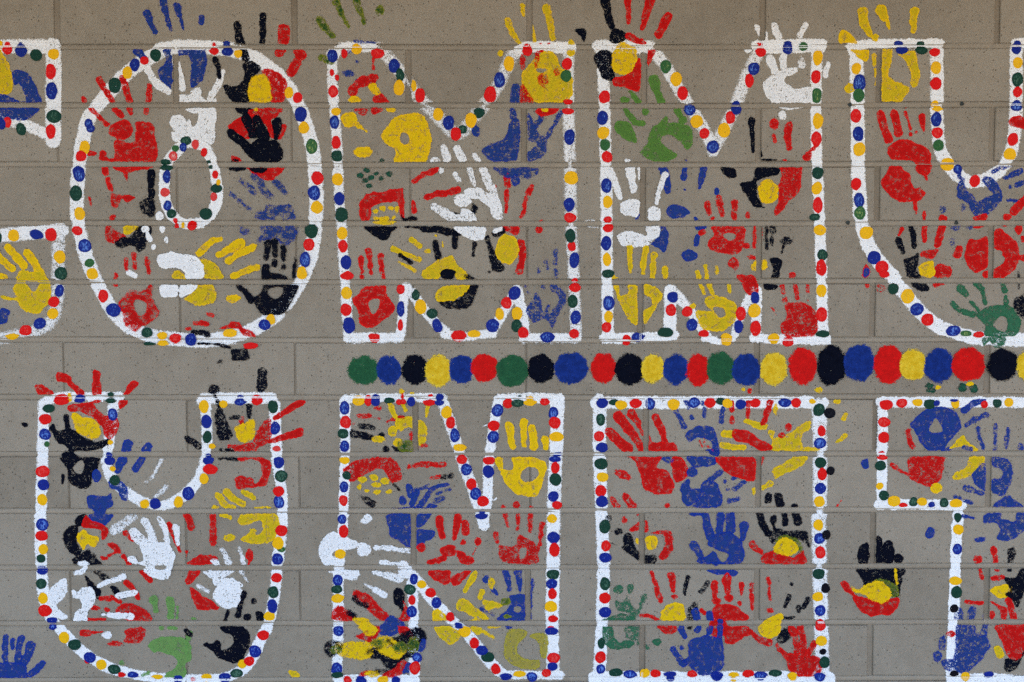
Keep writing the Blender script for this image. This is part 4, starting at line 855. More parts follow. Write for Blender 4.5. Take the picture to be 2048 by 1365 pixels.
finger* r0 p -3304 -314 -3277 -305 -3215 -328 -3163 -372 -3270 -377 ;s 72/53 -3118 -250 -3068 -270 ;s 41/49 -3055 -292 -3011 -341 -2981 -368 ;s 55/67 -2872 -232 -2873 -288 -2874 -363 ;s 55/35 -2611 -301 -2647 -332 -2670 -368 ;e -2694 -435 41 27 -50
palm r1 p -3076 -457 -2978 -430 -2906 -421 -2852 -377 -2835 -404 -2862 -430 -2898 -439 -2872 -475 -2811 -520 -2766 -493 -2723 -582 -2760 -663 -2814 -681 -2839 -609 -2891 -546 -2944 -520 -2997 -493 -3059 -502
palm k1+ p -3208 -609 -3176 -578 -3150 -622 -3070 -609 -3044 -618 -2982 -663 -2894 -698 -2805 -681 -2806 -725 -2913 -770 -3020 -770 -3003 -802 -2874 -811 -2871 -869 -2917 -968 -2945 -1031 -3025 -1022 -3078 -977 -3085 -887 -3111 -869 -3133 -833 -3127 -779 -3082 -761 -3108 -725 -3152 -707 -3187 -654 ;-p -3049 -887 -3004 -833 -2969 -860 -2988 -923 -3023 -923 ;-p -3007 -779 -2798 -772 -2798 -802 -2985 -802 ;s 42 -3088 -529 -3079 -609
palm y1~ p -3055 -502 -3015 -497 -2980 -529 -2909 -537 -2857 -600 -2858 -672 -2912 -685 -2982 -654 -3034 -600
smear k1 s 23 -3122 -941 -3123 -995 ;e -3376 -584 23 18 ;s 9 -3367 -573 -3349 -555
= handprint | black and red handprint with a yellow palm, top right of the lower U
finger* k3+ s 75 -1723 -221 -1733 -319 ;e -2066 -341 40 37 ;s 39 -2054 -386 -2028 -444 ;s 53/32 -1824 -457 -1820 -529 ;s 53/62 -2028 -493 -2003 -564 -1968 -654 ;s 44 -2245 -681 -2174 -734
finger* r0 s 55/35 -1459 -430 -1540 -475 -1638 -539 ;s 58/39 -1470 -636 -1559 -663 -1675 -698
palm r3 p -1674 -546 -1666 -672 -1765 -752 -1828 -770 -1961 -761 -1969 -725 -1898 -725 -1800 -698 -1754 -600 ;e -1869 -560 18 27
palm k3 p -2064 -493 -2020 -546 -1986 -618 -1960 -690 -2040 -672 ;s 27 -1949 -537 -1896 -529 ;s 32 -2014 -761 -1943 -763 ;s 44 -2019 -808 -1913 -820
palm y1~ p -1928 -609 -1870 -582 -1816 -546 -1781 -564 -1791 -672 -1854 -707 -1898 -690
palm r1 p -1899 -806 -1792 -802 -1704 -824 -1669 -869 -1687 -932 -1706 -1004 -1777 -1022 -1813 -1022 -1902 -1031 -1928 -968 -1883 -941 -1812 -959 -1786 -995 -1741 -941 -1749 -860 -1810 -824 -1882 -842
= handprint | yellow handprint pointing left beside the right stem of the lower U
finger* Y1 s 55/39 -2037 -1085 -1993 -1148 -1935 -1166 ;s 55/44 -1987 -1058 -1930 -1103 -1868 -1139 ;s 40 -1867 -1058 -1796 -1094 ;e -2064 -1161 27 16 ;s 21 -1788 -1166 -1685 -1164
finger* Y1 s 31 -2029 -1217 -1967 -1230 ;e -1965 -1377 41 27
palm Y1 p -1914 -1253 -1869 -1212 -1770 -1199 -1646 -1208 -1619 -1271 -1647 -1370 -1710 -1420 -1818 -1415 -1889 -1388 -1835 -1343 -1834 -1311 -1790 -1316 -1781 -1352 -1745 -1334 -1736 -1280 -1762 -1253 -1816 -1280 -1888 -1293
= handprint | blue handprint curling through the bowl of the lower U
finger* b0 s 67/71 -2663 -716 -2677 -766 ;s 67/49 -2701 -824 -2742 -900 ;s 57 -2521 -734 -2544 -766 ;s 49 -2567 -815 -2613 -896 ;e -2886 -943 34 44
finger b1 p -2801 -968 -2730 -968 -2669 -1022 -2670 -1112 -2715 -1103 -2740 -1049 -2793 -1022
palm b0+ p -2955 -1085 -2830 -1080 -2785 -1062 -2778 -1139 -2805 -1175 -2824 -1206 -2779 -1211 -2789 -1247 -2834 -1292 -2897 -1283 -2940 -1247 -2949 -1211 -2913 -1202 -2930 -1175 -2948 -1166
= paint_smudge | dry white streaks in the bowl of the lower U
print w5 s 30 -2434 -833 -2470 -896 -2507 -959 ;e -2539 -981 19 14 ;s 32 -2392 -1013 -2474 -1085
print w5 s 64 -2637 -1230 -2700 -1271 -2772 -1325
= handprint | black, red and yellow ring shaped handprint in the left of the lower U
palm k1 p -3130 -1361 -3102 -1307 -3031 -1289 -3023 -1343 -3033 -1406 -2998 -1461 -3035 -1506 -3088 -1479 -3114 -1424 ;p -3043 -1262 -3011 -1217 -2967 -1208 -2950 -1253 -3013 -1298
palm r0 p -2967 -1217 -2923 -1253 -2825 -1298 -2818 -1361 -2854 -1388 -2871 -1325 -2942 -1307 -2995 -1298
palm y0 p -3032 -1379 -2987 -1316 -2943 -1352 -2876 -1379 -2909 -1442 -2953 -1424 -2989 -1461
palm k3 p -3071 -1524 -3017 -1497 -2945 -1461 -2875 -1542 -2857 -1569 -3036 -1569 -3063 -1551
smear r1 p -2828 -1424 -2783 -1411 -2739 -1442 -2726 -1488 -2766 -1488 -2803 -1510 -2820 -1497 -2775 -1470 ;p -2874 -1506 -2821 -1515 -2821 -1535 -2857 -1531
= handprint | white handprint edged in red in the centre of the lower U
smear r0 s 35/21 -2387 -1280 -2362 -1370 -2315 -1470 ;s 31 -2692 -1343 -2639 -1388 ;s 34 -2709 -1510 -2665 -1565 ;s 37 -2590 -1615 -2524 -1678
finger* w2 s 74 -2630 -1343 -2577 -1402 ;s 53/62 -2557 -1262 -2514 -1343 -2497 -1415 ;s 35/44 -2454 -1244 -2415 -1316 -2398 -1397 ;s 53/35 -2339 -1307 -2327 -1415
palm w1+ p -2595 -1415 -2497 -1415 -2399 -1415 -2346 -1506 -2365 -1569 -2375 -1615 -2384 -1651 -2430 -1673 -2510 -1655 -2581 -1605 -2562 -1578 -2669 -1551 -2677 -1506 -2624 -1506 -2606 -1542 -2570 -1524 ;-e -2451 -1586 35 11
= handprint | black and red handprint beneath white ones at the lower left of the lower U
finger* k1 p -2980 -1642 -2931 -1687 -2870 -1760 -2889 -1814 -2924 -1778 -2967 -1705 ;p -2807 -1723 -2762 -1723 -2701 -1805 -2754 -1796
finger k4 s 51 -2894 -1615 -2819 -1683
finger* r0 s 40 -2871 -1805 -2808 -1801 ;s 28 -2799 -1805 -2737 -1828 ;s 49/35 -2690 -1696 -2646 -1742 -2611 -1796 ;e -2917 -1876 34 18 ;e -2837 -1887 19 16 ;s 25 -2963 -1957 -2847 -1958 ;s 44 -3010 -2051 -2965 -2051 ;s 19 -2938 -2051 -2866 -2042
palm r2 p -2770 -1905 -2719 -1842 -2630 -1851 -2541 -1905 -2524 -1964 -2685 -1964 ;p -2714 -2033 -2632 -2010 -2565 -2024 -2580 -2097 -2653 -2129 -2724 -2115 -2697 -2078 ;e -2787 -2126 53 21
= handprint | white handprint split by a joint over the left curve of the lower U
palm w1 p -3238 -1787 -3209 -1714 -3128 -1664 -3110 -1687 -3112 -1778 -3149 -1823 -3186 -1860 -3115 -1923 -3134 -1960 -3187 -1942 -3222 -1869 -3252 -1814 ;p -3071 -1742 -3031 -1760 -3004 -1732 -2932 -1732 -2911 -1814 -2944 -1869 -2972 -1933 -2973 -1964 -3062 -1964 -3061 -1914 -3007 -1869 -3023 -1805 -3068 -1801
finger* w1+ e -2991 -1562 40 19 ;s 42/35 -2969 -1578 -3001 -1615 -3046 -1628 ;s 32/37 -2887 -1714 -2824 -1687 -2743 -1669 ;e -2720 -1651 34 23 ;s 46 -2745 -1784 -2637 -1762 ;s 32/49 -2819 -1923 -2667 -1933 ;e -2857 -1917 16 12 ;e -2838 -2065 39 28
= handprint | pale green handprint at the bottom of the lower U
finger* L1 e -2504 -1812 34 34 ;s 35 -2495 -1842 -2491 -1887 ;s 58 -2392 -1819 -2384 -1887 ;e -2389 -1928 27 27 ;s 19 -2339 -1869 -2340 -1942 ;e -2232 -1949 25 16 ;e -2455 -2019 16 19 ;e -2377 -2015 32 18
palm L0 p -2549 -2142 -2508 -2097 -2400 -2078 -2302 -2088 -2249 -2142 -2250 -2243 -2286 -2270 -2288 -2353 -2333 -2371 -2441 -2362 -2359 -2289 -2349 -2234 -2465 -2188 -2510 -2188
smear L3 e -2736 -2268 21 16 ;s 27 -2594 -2353 -2548 -2334 ;s 35 -2256 -2051 -2266 -2097
= handprint | white handprint over red fingers in the lower right of the lower U
smear r0 p -2267 -1551 -2194 -1506 -2123 -1497 -2060 -1515 -2079 -1560 -2177 -1569 -2249 -1569 ;p -2278 -1705 -2259 -1615 -2178 -1610 -2233 -1696 ;p -2251 -1732 -2207 -1742 -2163 -1787 -2127 -1805 -2038 -1873 -2128 -1887 -2200 -1878 ;e -1830 -1501 28 42 ;s 35/14 -1828 -1524 -1837 -1565
finger* w4 s 35/44 -2015 -1461 -1980 -1551 ;s 23/35 -1899 -1451 -1869 -1560 ;s 34/18 -1892 -1615 -1843 -1687 ;s 30 -2197 -1714 -2126 -1755
palm w2 p -2105 -1542 -2061 -1533 -2017 -1587 -1936 -1610 -1982 -1642 -2045 -1678 -2081 -1705 -2098 -1669 -2151 -1615 -2061 -1596
palm w1 e -1983 -1787 102 93 ;p -2081 -1705 -2000 -1660 -1910 -1678 -1893 -1723
= handprint | black crescent palm print in the lower right curve of the lower U
palm k0 p -2036 -2005 -1914 -2001 -1870 -2015 -1835 -2069 -1844 -2142 -1890 -2234 -1945 -2266 -2043 -2234 -2105 -2179 -2159 -2142 -2149 -2119 -2105 -2124 -2068 -2101 -2037 -2133 -2033 -2170 -1970 -2151 -1952 -2097 -1969 -2060 -2032 -2042
finger* k1 s 28/41 -1871 -1769 -1918 -1923 ;s 30 -1985 -1896 -2004 -1960 ;e -1806 -1826 19 23 ;e -1849 -1937 28 27 ;p -1788 -1901 -1734 -1914 -1739 -1964 -1779 -1964 ;s 32 -2283 -2033 -2247 -2069
= paint_smudge | two long red finger marks in the right of the lower U
print r1 s 49/44 -2083 -1224 -2084 -1307 -2081 -1417 ;s 49/53 -2269 -1217 -2244 -1262 -2232 -1302 ;s 14 -2268 -1474 -2268 -1524
= handprint | blue handprint with raised thumb in the bottom left corner
finger* b1 s 41 -3545 -2078 -3551 -2161 -3553 -2252 ;s 32 -3496 -2101 -3502 -2161 ;s 46 -3433 -2088 -3452 -2151 -3463 -2243 ;s 71/53 -3371 -2142 -3400 -2225 -3428 -2266
thumb b0 s 42/49 -3289 -2266 -3339 -2316 -3394 -2357
palm b0 p -3644 -2270 -3536 -2261 -3419 -2270 -3402 -2325 -3385 -2366 -3457 -2373 -3646 -2373
= handprint | sideways red, black and yellow petal handprint in the top left of the N
finger* r3 s 34 -1060 -520 -981 -524 ;s 18 -963 -533 -918 -542 ;e -1092 -575 18 11 ;e -931 -466 28 16 ;p -883 -573 -830 -529 -741 -520 -741 -546
finger* k4 s 41 -1052 -591 -963 -607 ;s 53 -1106 -645 -1061 -654
finger* k1 s 53 -1039 -658 -986 -672 ;e -901 -654 22 16 ;e -877 -752 25 23 ;p -831 -734 -768 -752 -706 -770 -795 -784
palm* Y1 e -928 -688 46 23 ;s 32/41 -847 -439 -812 -520 ;e -826 -629 35 42 ;e -784 -578 28 39 ;e -795 -707 35 32
palm Y2 p -776 -537 -687 -529 -683 -618 -723 -600 -777 -636 ;p -652 -555 -599 -582 -595 -672 -608 -716 -644 -734 -652 -645
palm o3 p -795 -698 -697 -698 -688 -770 -777 -770
palm r3 e -758 -529 25 11 ;e -701 -658 14 32 ;s 28 -639 -743 -599 -725
drip Y1 s 28/16 -585 -457 -594 -529 ;s 32 -758 -430 -740 -479 ;e -768 -354 19 22 ;e -688 -363 16 9
= handprint | red arch with yellow petal dots and black heel, left in the N
palm r2 p -1175 -914 -1116 -851 -1027 -824 -849 -815 -778 -887 -770 -968 -841 -986 -876 -914 -938 -896 -1019 -932 -1108 -981
palm* Y1 e -1041 -968 28 21 ;e -961 -951 32 25 ;e -885 -977 32 23 ;e -1064 -1022 18 21 ;e -1011 -1049 21 14 ;e -939 -1056 32 21 ;e -859 -1053 28 18 ;e -939 -1005 35 21
palm k3 p -1078 -1071 -1020 -1085 -944 -1121 -958 -1166 -985 -1166 -1038 -1112 ;s 21 -819 -1004 -783 -1040
finger* r2 s 35 -711 -878 -635 -864 -555 -860 ;s 37 -537 -860 -475 -864 ;s 32 -556 -959 -502 -950
finger k5 s 41 -484 -959 -422 -936
= handprint | blue handprint with streaky fingers pointing up right in the N
finger* b1 s 44/49 -716 -1022 -708 -1076 ;s 44/30 -663 -1058 -699 -1148 ;s 23/44 -449 -1004 -538 -1022 -583 -1076 -646 -1161 ;e -761 -1116 28 37
finger* b5 s 23 -431 -1035 -520 -1067 ;s 44 -485 -1103 -538 -1121 ;s 27 -672 -1040 -583 -1013
palm b1 p -592 -1157 -565 -1130 -521 -1152 -548 -1175 -592 -1177 ;p -833 -1166 -690 -1161 -601 -1167 -601 -1179 -833 -1179
palm b1 p -869 -1208 -699 -1217 -700 -1415 -727 -1442 -799 -1397 -843 -1370 -861 -1298 ;p -664 -1217 -565 -1190 -575 -1244 -655 -1307 ;p -664 -1325 -602 -1316 -535 -1329 -557 -1388 -602 -1406 -665 -1442 ;s 18 -824 -1170 -570 -1175
smear r0 e -633 -1444 30 28
= handprint | white handprint pointing right over the left stem of the N
palm w1 p -1344 -1424 -1308 -1370 -1254 -1338 -1200 -1352 -1120 -1388 -1049 -1433 -1139 -1461 -1210 -1461 -1255 -1497 -1211 -1560 -1283 -1583 -1327 -1542 -1349 -1488 ;e -1031 -1461 55 49 ;p -1283 -1615 -1184 -1601 -1068 -1610 -1087 -1669 -1149 -1673 -1230 -1633
finger* w2 s 35 -951 -1447 -879 -1447 -781 -1461 -701 -1474 ;s 30 -916 -1547 -853 -1556 -782 -1560 ;s 32/62 -956 -1619 -880 -1642 -782 -1660 ;s 21 -1029 -1705 -980 -1732 ;s 49 -953 -1746 -895 -1778 ;p -1057 -1257 -1021 -1217 -985 -1221 -972 -1253 -1021 -1280
finger w2 p -791 -1560 -728 -1569 -666 -1633 -702 -1669 -782 -1651
= handprint | red handprint with separated palm pads in the middle of the N
finger* r0 s 55/49 -505 -1244 -499 -1307 -486 -1366 ;s 60/35 -376 -1239 -387 -1298 -401 -1375 ;s 55 -327 -1275 -325 -1334 ;e -338 -1413 18 21 ;e -242 -1402 25 28 ;s 14 -254 -1451 -272 -1497
thumb r0 s 39/49 -580 -1551 -522 -1537 -477 -1524
palm r0 p -499 -1451 -450 -1424 -397 -1442 -397 -1497 -459 -1510 -495 -1488 ;p -392 -1470 -343 -1470 -316 -1506 -267 -1515 -267 -1560 -352 -1560 ;p -585 -1605 -442 -1601 -428 -1642 -451 -1710 -549 -1669 ;p -424 -1664 -379 -1624 -290 -1605 -299 -1633 -370 -1705 -415 -1705
= handprint | red handprint with thin spread fingers below the yellow hand in the N
finger* r2 e -57 -1161 22 16 ;e 31 -1148 25 28 ;e 131 -1166 18 13
finger* r2 s 37/27 -48 -1212 -30 -1293 ;s 27 40 -1212 43 -1311 ;s 39/28 131 -1212 126 -1334 ;s 39/25 208 -1280 195 -1420
thumb r2 s 34 -115 -1343 -104 -1402
palm r3 p -88 -1429 -39 -1442 24 -1433 50 -1357 104 -1379 189 -1442 185 -1506 171 -1560 -39 -1560 -84 -1515 ;-p 55 -1461 100 -1447 100 -1497 59 -1533
= handprint | thick messy red, yellow, blue and black handprint at the lower left of the N
finger* r1~ s 80/71 -1078 -1787 -1016 -1814 -963 -1878 -891 -1946
finger k2~ s 49/35 -1101 -1805 -1070 -1837 -1016 -1855
finger k1 p -823 -1751 -791 -1732 -756 -1760 -747 -1814 -756 -1869 -739 -1933 -774 -1887 -810 -1851 -832 -1814
finger r1~ p -765 -1814 -725 -1878 -712 -1960 -797 -1960 -756 -1887
smear r1~ p -1250 -1960 -1254 -1905 -1213 -1860 -1151 -1887 -1106 -1933 -1125 -1964
smear k3~ s 39 -1142 -1905 -1102 -1933
palm b1~+ p -937 -2024 -882 -1951 -846 -1928 -810 -1942 -748 -1987 -784 -2051 -856 -2069 -910 -2060
palm r1~ p -1098 -2078 -1062 -2056 -954 -2001 -928 -2033 -982 -2124 -1036 -2106 ;p -802 -1978 -712 -2024 -704 -2088 -784 -2069
palm k2~ p -856 -2106 -784 -2060 -712 -2024 -667 -2005 -605 -2051 -600 -2106 -641 -2133 -668 -2206 -776 -2252 -785 -2289 -839 -2316 -893 -2289 -929 -2234 -992 -2234 -1027 -2170 -955 -2151 -875 -2179 -839 -2142
palm y1~+ p -1111 -1949 -1017 -1946 -941 -2028 -1009 -2069 -1080 -2005
palm y2~ p -1234 -2133 -1126 -2115 -1027 -2106 -973 -2151 -1001 -2234 -1109 -2234 -1225 -2206 ;p -991 -2124 -892 -2074 -785 -2124 -749 -2179 -785 -2229 -857 -2225 -946 -2170
smear k4~ p -1324 -2170 -1287 -2106 -1233 -2106 -1180 -2133 -1207 -2197 -1279 -2220 ;s 35 -1009 -2188 -928 -2147 ;s 27 -865 -2106 -794 -2170
smear o3~ e -1234 -2170 39 32 ;e -686 -2138 46 55 ;e -937 -2124 53 32 ;e -785 -2151 53 39
palm r1~ p -912 -2343 -821 -2298 -767 -2243 -731 -2279 -786 -2353 -885 -2366 ;p -1064 -2334 -992 -2316 -1011 -2357 -1065 -2357
smear y1~ e -979 -2339 53 22
smear k4~ e -929 -2321 49 18
smear b1~ p -632 -2097 -596 -2106 -623 -2179 -659 -2179 ;p -768 -2334 -731 -2261 -695 -2279 -732 -2334
= handprint | thin yellow handprint over the diagonal of the N
finger* Y1 s 44/32 -258 -1633 -299 -1696 -330 -1751 ;s 37 -209 -1760 -223 -1796
palm Y2 p -389 -1832 -353 -1801 -299 -1823 -245 -1878 -165 -1942 -192 -1960 -245 -1933 -227 -1964 -317 -1964 -263 -1942 -335 -1905 -380 -1887 ;p -542 -2005 -425 -2005 -353 -2069 -425 -2133 -488 -2097 ;p -281 -2005 -210 -2010 -228 -2069 -281 -2042 ;s 21 -201 -2042 -129 -2083
palm y1 p -555 -1905 -514 -1878 -443 -1951 -479 -1969 -550 -1960
= handprint | blue handprint with yellow smears split by a joint in the right of the N
finger* b1 s 46/32 -46 -1615 -30 -1669 -19 -1737 ;s 58/23 39 -1624 51 -1687 57 -1755 ;e -181 -1673 21 25 ;s 23 -138 -1732 -102 -1782
thumb b1 s 42 136 -1678 140 -1714 ;s 23 136 -1742 131 -1832 127 -1942
palm Y2 p -200 -1814 -102 -1832 -66 -1860 -156 -1887 -138 -1914 -183 -1896 ;e -142 -1696 27 39 ;s 18 -165 -2010 -75 -2005
palm b1 p -8 -1787 91 -1782 95 -1960 -3 -1964 -93 -1964 -111 -1942 -66 -1914 -12 -1851 ;-e 37 -1882 25 25 ;p -39 -1978 95 -1974 -3 -2015 -39 -2019
palm o1 e -48 -1828 37 30 ;e -30 -1934 28 16
smear b5 s 23 -209 -1878 -129 -1928
= handprint | faint olive ring shaped palm print in the lower right corner of the N
palm O2 p -21 -2033 95 -2028 104 -2060 42 -2124 33 -2179 78 -2234 186 -2243 195 -2279 159 -2311 42 -2298 -48 -2234 -57 -2142 ;p 122 -2069 239 -2060 244 -2206 203 -2225 185 -2124
= handprint | clean bright yellow handprint with round gap at the top right of the N
finger* y0 s 58/49 -19 -587 -12 -654 1 -734 ;s 57/44 81 -569 81 -654 81 -718 ;s 55 139 -609 148 -698 153 -739 ;s 53/35 228 -685 235 -748
thumb y0 s 55/35 -94 -833 -79 -887
palm y0 p -74 -896 6 -896 -3 -806 68 -802 184 -824 242 -851 228 -941 193 -1040 157 -1089 41 -1071 -30 -1013 -66 -950 ;-p 59 -932 86 -896 121 -878 184 -905 166 -959 104 -986 68 -968
= handprint | big red handprint with long tilted fingers in the upper left of the I
finger* r0 s 64/76 677 -631 735 -698 807 -752 ;s 71/53 734 -524 806 -609 877 -707 900 -761 ;s 65/18 827 -506 868 -564 908 -658 ;s 55/41 992 -533 1028 -600 1062 -703
thumb r1 e 772 -936 66 30 25
palm r0 p 944 -645 975 -698 1073 -707 1118 -707 1145 -766 949 -770 940 -707 ;p 793 -802 1020 -802 1025 -842 1003 -887 1075 -905 1120 -977 1125 -1031 1094 -1067 1004 -1071 915 -1031 901 -959 879 -896 843 -833 ;p 1110 -815 1163 -802 1208 -851 1226 -914 1191 -968 1138 -981 1110 -905
smear r2 s 39/53 692 -1103 728 -1157 ;s 44/62 791 -1085 835 -1152 ;e 1081 -1148 19 19
= handprint | blue handprint with an arched palm in the upper middle of the I
finger* b3 s 32/44 1134 -484 1170 -546 1188 -600 ;e 1245 -533 14 18 ;s 30 1200 -412 1222 -466 ;s 23 1315 -408 1320 -439 ;s 28 1334 -475 1334 -529 ;s 34 1462 -475 1445 -564
palm b1 p 1202 -654 1250 -609 1321 -591 1392 -609 1420 -672 1439 -779 1358 -779 1323 -761 1385 -743 1367 -690 1286 -681 1233 -707 ;p 1216 -806 1403 -802 1404 -860 1324 -878 1270 -887 ;e 1253 -914 40 35
palm b0+ p 1367 -766 1438 -766 1430 -804 1385 -804
smear r3 s 14 1300 -690 1323 -743 ;s 14 1331 -681 1340 -734 ;s 18 1358 -734 1394 -761
= handprint | sideways blue handprint in the middle of the I, fingers pointing right
palm b1 p 1182 -995 1235 -968 1245 -1022 1325 -1049 1255 -1148 1201 -1148 1174 -1085 ;p 1312 -1004 1351 -972 1414 -986 1446 -1049 1451 -1157 1255 -1161 1326 -1076 1316 -1040
finger* b3 s 44 1378 -968 1449 -914 ;s 30 1548 -1031 1610 -986 ;e 1543 -959 35 16 ;s 37/21 1513 -1116 1584 -1101 ;e 1481 -986 16 16 ;e 1499 -1040 12 11 ;e 1083 -828 39 18 10
= handprint | yellow handprint across the upper right of the I with dabs outside it
finger* Y1 s 35/49 1623 -555 1686 -582 1752 -600 ;s 51 1473 -649 1517 -649 ;s 41 1456 -725 1527 -739 1607 -743 ;e 1826 -475 16 32 ;e 1603 -337 19 18
palm Y2 p 1775 -627 1828 -627 1820 -672 1926 -645 1962 -618 2023 -573 2068 -564 2059 -618 2015 -654 1999 -761 1803 -761 1803 -707 ;p 1814 -887 1893 -851 1946 -806 2044 -802 2027 -860 1983 -887 1859 -950 1833 -968 1814 -941 ;s 40 1744 -1022 1797 -995 ;e 1682 -1049 13 27 ;p 1999 -748 2132 -741 2124 -766 1999 -766
finger* Y1 e 2122 -343 32 23 ;e 2248 -421 32 21 ;s 34 2311 -511 2298 -546 ;s 35/18 2313 -663 2247 -707
= handprint | red handprint in the upper right of the I above the yellow paint
finger* r1 s 35 1519 -412 1520 -484 ;s 34 1525 -537 1525 -564 ;s 32 1635 -412 1632 -529 ;s 49/39 1790 -421 1765 -511 1739 -573 ;e 1643 -350 19 23 ;e 1869 -654 25 21 ;e 1917 -600 23 28
palm r0 p 1526 -654 1544 -618 1624 -618 1686 -663 1794 -725 1794 -761 1723 -766 1634 -716 1553 -698 ;p 1425 -802 1684 -806 1690 -968 1637 -972 1502 -932 1439 -860 ;p 1724 -802 1755 -806 1733 -878 1720 -851
= handprint | black, yellow and red handprint split by the joint, left side of the I
finger* r3 e 781 -1250 25 23 ;e 873 -1217 14 12
palm r2 p 819 -1316 890 -1262 912 -1307 845 -1334 ;p 916 -1253 948 -1262 944 -1334 917 -1334 ;p 962 -1343 1095 -1325 1123 -1397 1114 -1470 1061 -1533 1021 -1515 1043 -1470 1069 -1415 1051 -1361 1006 -1352
palm y1 p 935 -1370 1006 -1366 1016 -1415 971 -1465 931 -1433 ;e 873 -1402 14 27
palm k2 p 783 -1361 819 -1338 846 -1388 864 -1442 891 -1479 887 -1533 829 -1506 757 -1442 694 -1415 721 -1424 774 -1433 ;p 922 -1497 1007 -1506 999 -1560 927 -1565
smear k4 e 743 -1334 27 23 ;e 671 -1239 25 27
= handprint | blue handprint with thumb out to the left, centre of the I
finger* b0 s 49/64 1345 -1217 1363 -1298 1382 -1370 ;s 55/49 1452 -1217 1448 -1334 ;s 67 1523 -1217 1520 -1325 ;s 64/35 1618 -1289 1607 -1379
thumb b2 s 62/35 1266 -1424 1302 -1479 1330 -1533
palm b0 p 1382 -1370 1471 -1334 1542 -1343 1606 -1424 1589 -1560 1312 -1560 1294 -1524 1365 -1506 1401 -1470 1455 -1542 1491 -1533 1508 -1488 1436 -1461 1364 -1424 ;p 1357 -1605 1572 -1605 1554 -1651 1474 -1642 ;p 1237 -1203 1344 -1190 1327 -1217 1264 -1226
palm b0+ p 1383 -1551 1464 -1551 1424 -1580
= handprint | black fingered handprint with yellow and red palm, right side of the I
finger* k1 e 1781 -1101 30 37 ;s 60 1850 -1090 1866 -1136 ;s 49/53 1719 -1199 1747 -1280 1784 -1343 ;e 1818 -1251 25 34 ;s 18 1820 -1280 1832 -1325 ;s 48/39 1898 -1199 1899 -1280 ;s 55/62 1964 -1163 1992 -1262
palm k3 p 1747 -1298 1801 -1325 1864 -1316 1989 -1325 2060 -1334 2071 -1442 2008 -1397 1865 -1397 1820 -1424 1784 -1370
thumb r1 s 53/35 1673 -1424 1731 -1479
palm r1 p 1745 -1506 1848 -1461 1955 -1515 2009 -1470 2035 -1474 2041 -1560 1768 -1560
palm o2~ p 1829 -1406 1900 -1361 1989 -1379 2026 -1433 2009 -1479 1937 -1433
palm y1~ p 1820 -1442 1864 -1388 1936 -1379 1990 -1424 1991 -1470 1937 -1506 1884 -1497 1839 -1479
= handprint | dark green handprint at the lower left of the I
finger* G3 e 747 -1742 37 32 ;e 823 -1742 23 40
palm G5 p 723 -1814 777 -1832 803 -1778 839 -1851 875 -1878 911 -1778 947 -1787 902 -1887 867 -1942 813 -1914 732 -1887 ;p 795 -2005 890 -2005 886 -2097 805 -2088 ;s 32 886 -2124 949 -2161
palm G1 p 629 -1964 723 -1923 777 -1910 867 -1960 ;p 638 -2005 697 -2005 715 -2078 751 -2124 796 -2101 854 -2119 823 -2156 724 -2170 652 -2133
thumb G0 e 1020 -2115 32 25
= handprint | red, yellow and black handprint low in the left half of the I
finger* r1 s 32/41 974 -1624 1004 -1714 1041 -1823 ;s 53/35 1111 -1642 1121 -1705 1125 -1751 ;e 1130 -1793 27 14
finger* k1 s 34/23 1228 -1660 1215 -1714 1206 -1769
finger k4 s 39 1367 -1696 1323 -1760
palm k5 p 1234 -1860 1296 -1832 1289 -1960 1226 -1964 ;p 1208 -2001 1271 -2005 1244 -2033
palm y1 p 1042 -1914 1081 -1851 1153 -1837 1198 -1851 1208 -1960 1046 -1960
palm r2 s 32 903 -1928 956 -1928 1019 -1960 ;p 1020 -1996 1145 -2001 1137 -2051 1065 -2051
= handprint | bright red handprint with drop shaped fingers in the lower middle of the I
finger* r0 s 51/39 1412 -1701 1417 -1796 ;e 1426 -1822 27 23 ;s 71/35 1501 -1664 1506 -1760 ;e 1514 -1805 28 30 ;s 42/21 1602 -1705 1605 -1782 ;e 1592 -1839 16 16 ;s 39/16 1674 -1787 1680 -1887
finger r5 s 30 1671 -1710 1672 -1751
thumb r0 s 30 1324 -1887 1351 -1914
palm r0 p 1418 -1860 1476 -1846 1566 -1860 1652 -1960 1405 -1964
palm r1+ p 1387 -1964 1495 -1960 1531 -2005 1639 -1996 1693 -2060 1613 -2088 1568 -2124 1496 -2124 1478 -2069 1433 -2097 1379 -2051
smear r2 s 32/57 1666 -2042 1730 -2097 1802 -2119
= handprint | blue handprint at the bottom of the I with thumb to the left
finger* b1 s 53/35 1186 -2015 1209 -2078 ;e 1300 -2024 25 28 ;e 1383 -2033 27 39 ;s 49 1283 -1896 1293 -1951 ;s 53 1378 -1919 1383 -1951
finger b0+ s 44 1459 -1969 1451 -2088
thumb b1 s 39/53 1124 -2161 1165 -2225 1201 -2270
palm b1 p 1227 -2115 1299 -2078 1406 -2069 1469 -2106 1484 -2179 1480 -2289 1409 -2343 1319 -2353 1246 -2289 1192 -2252 1237 -2206 ;e 1191 -2156 19 19
= handprint | yellow centred red and black handprint in the lower right of the I
finger* r2 s 32 1786 -1669 1797 -1705 ;s 30 1797 -1732 1803 -1814 ;e 1804 -1892 28 18
finger* k2 s 39/27 1934 -1792 1911 -1860 ;e 1954 -1710 18 18 ;e 2005 -1873 19 28 ;p 1898 -1933 1979 -1933 1961 -1960 1907 -1960 ;s 35 2071 -1810 2041 -1864
palm y1+ p 1724 -2005 1791 -1942 1889 -1914 1890 -1978 1873 -2051 1801 -2088 1738 -2060
palm k3 p 1856 -2115 1890 -2024 1962 -1996 1963 -2069 1910 -2124
= handprint | red handprint in the bottom right corner of the I, over its white line
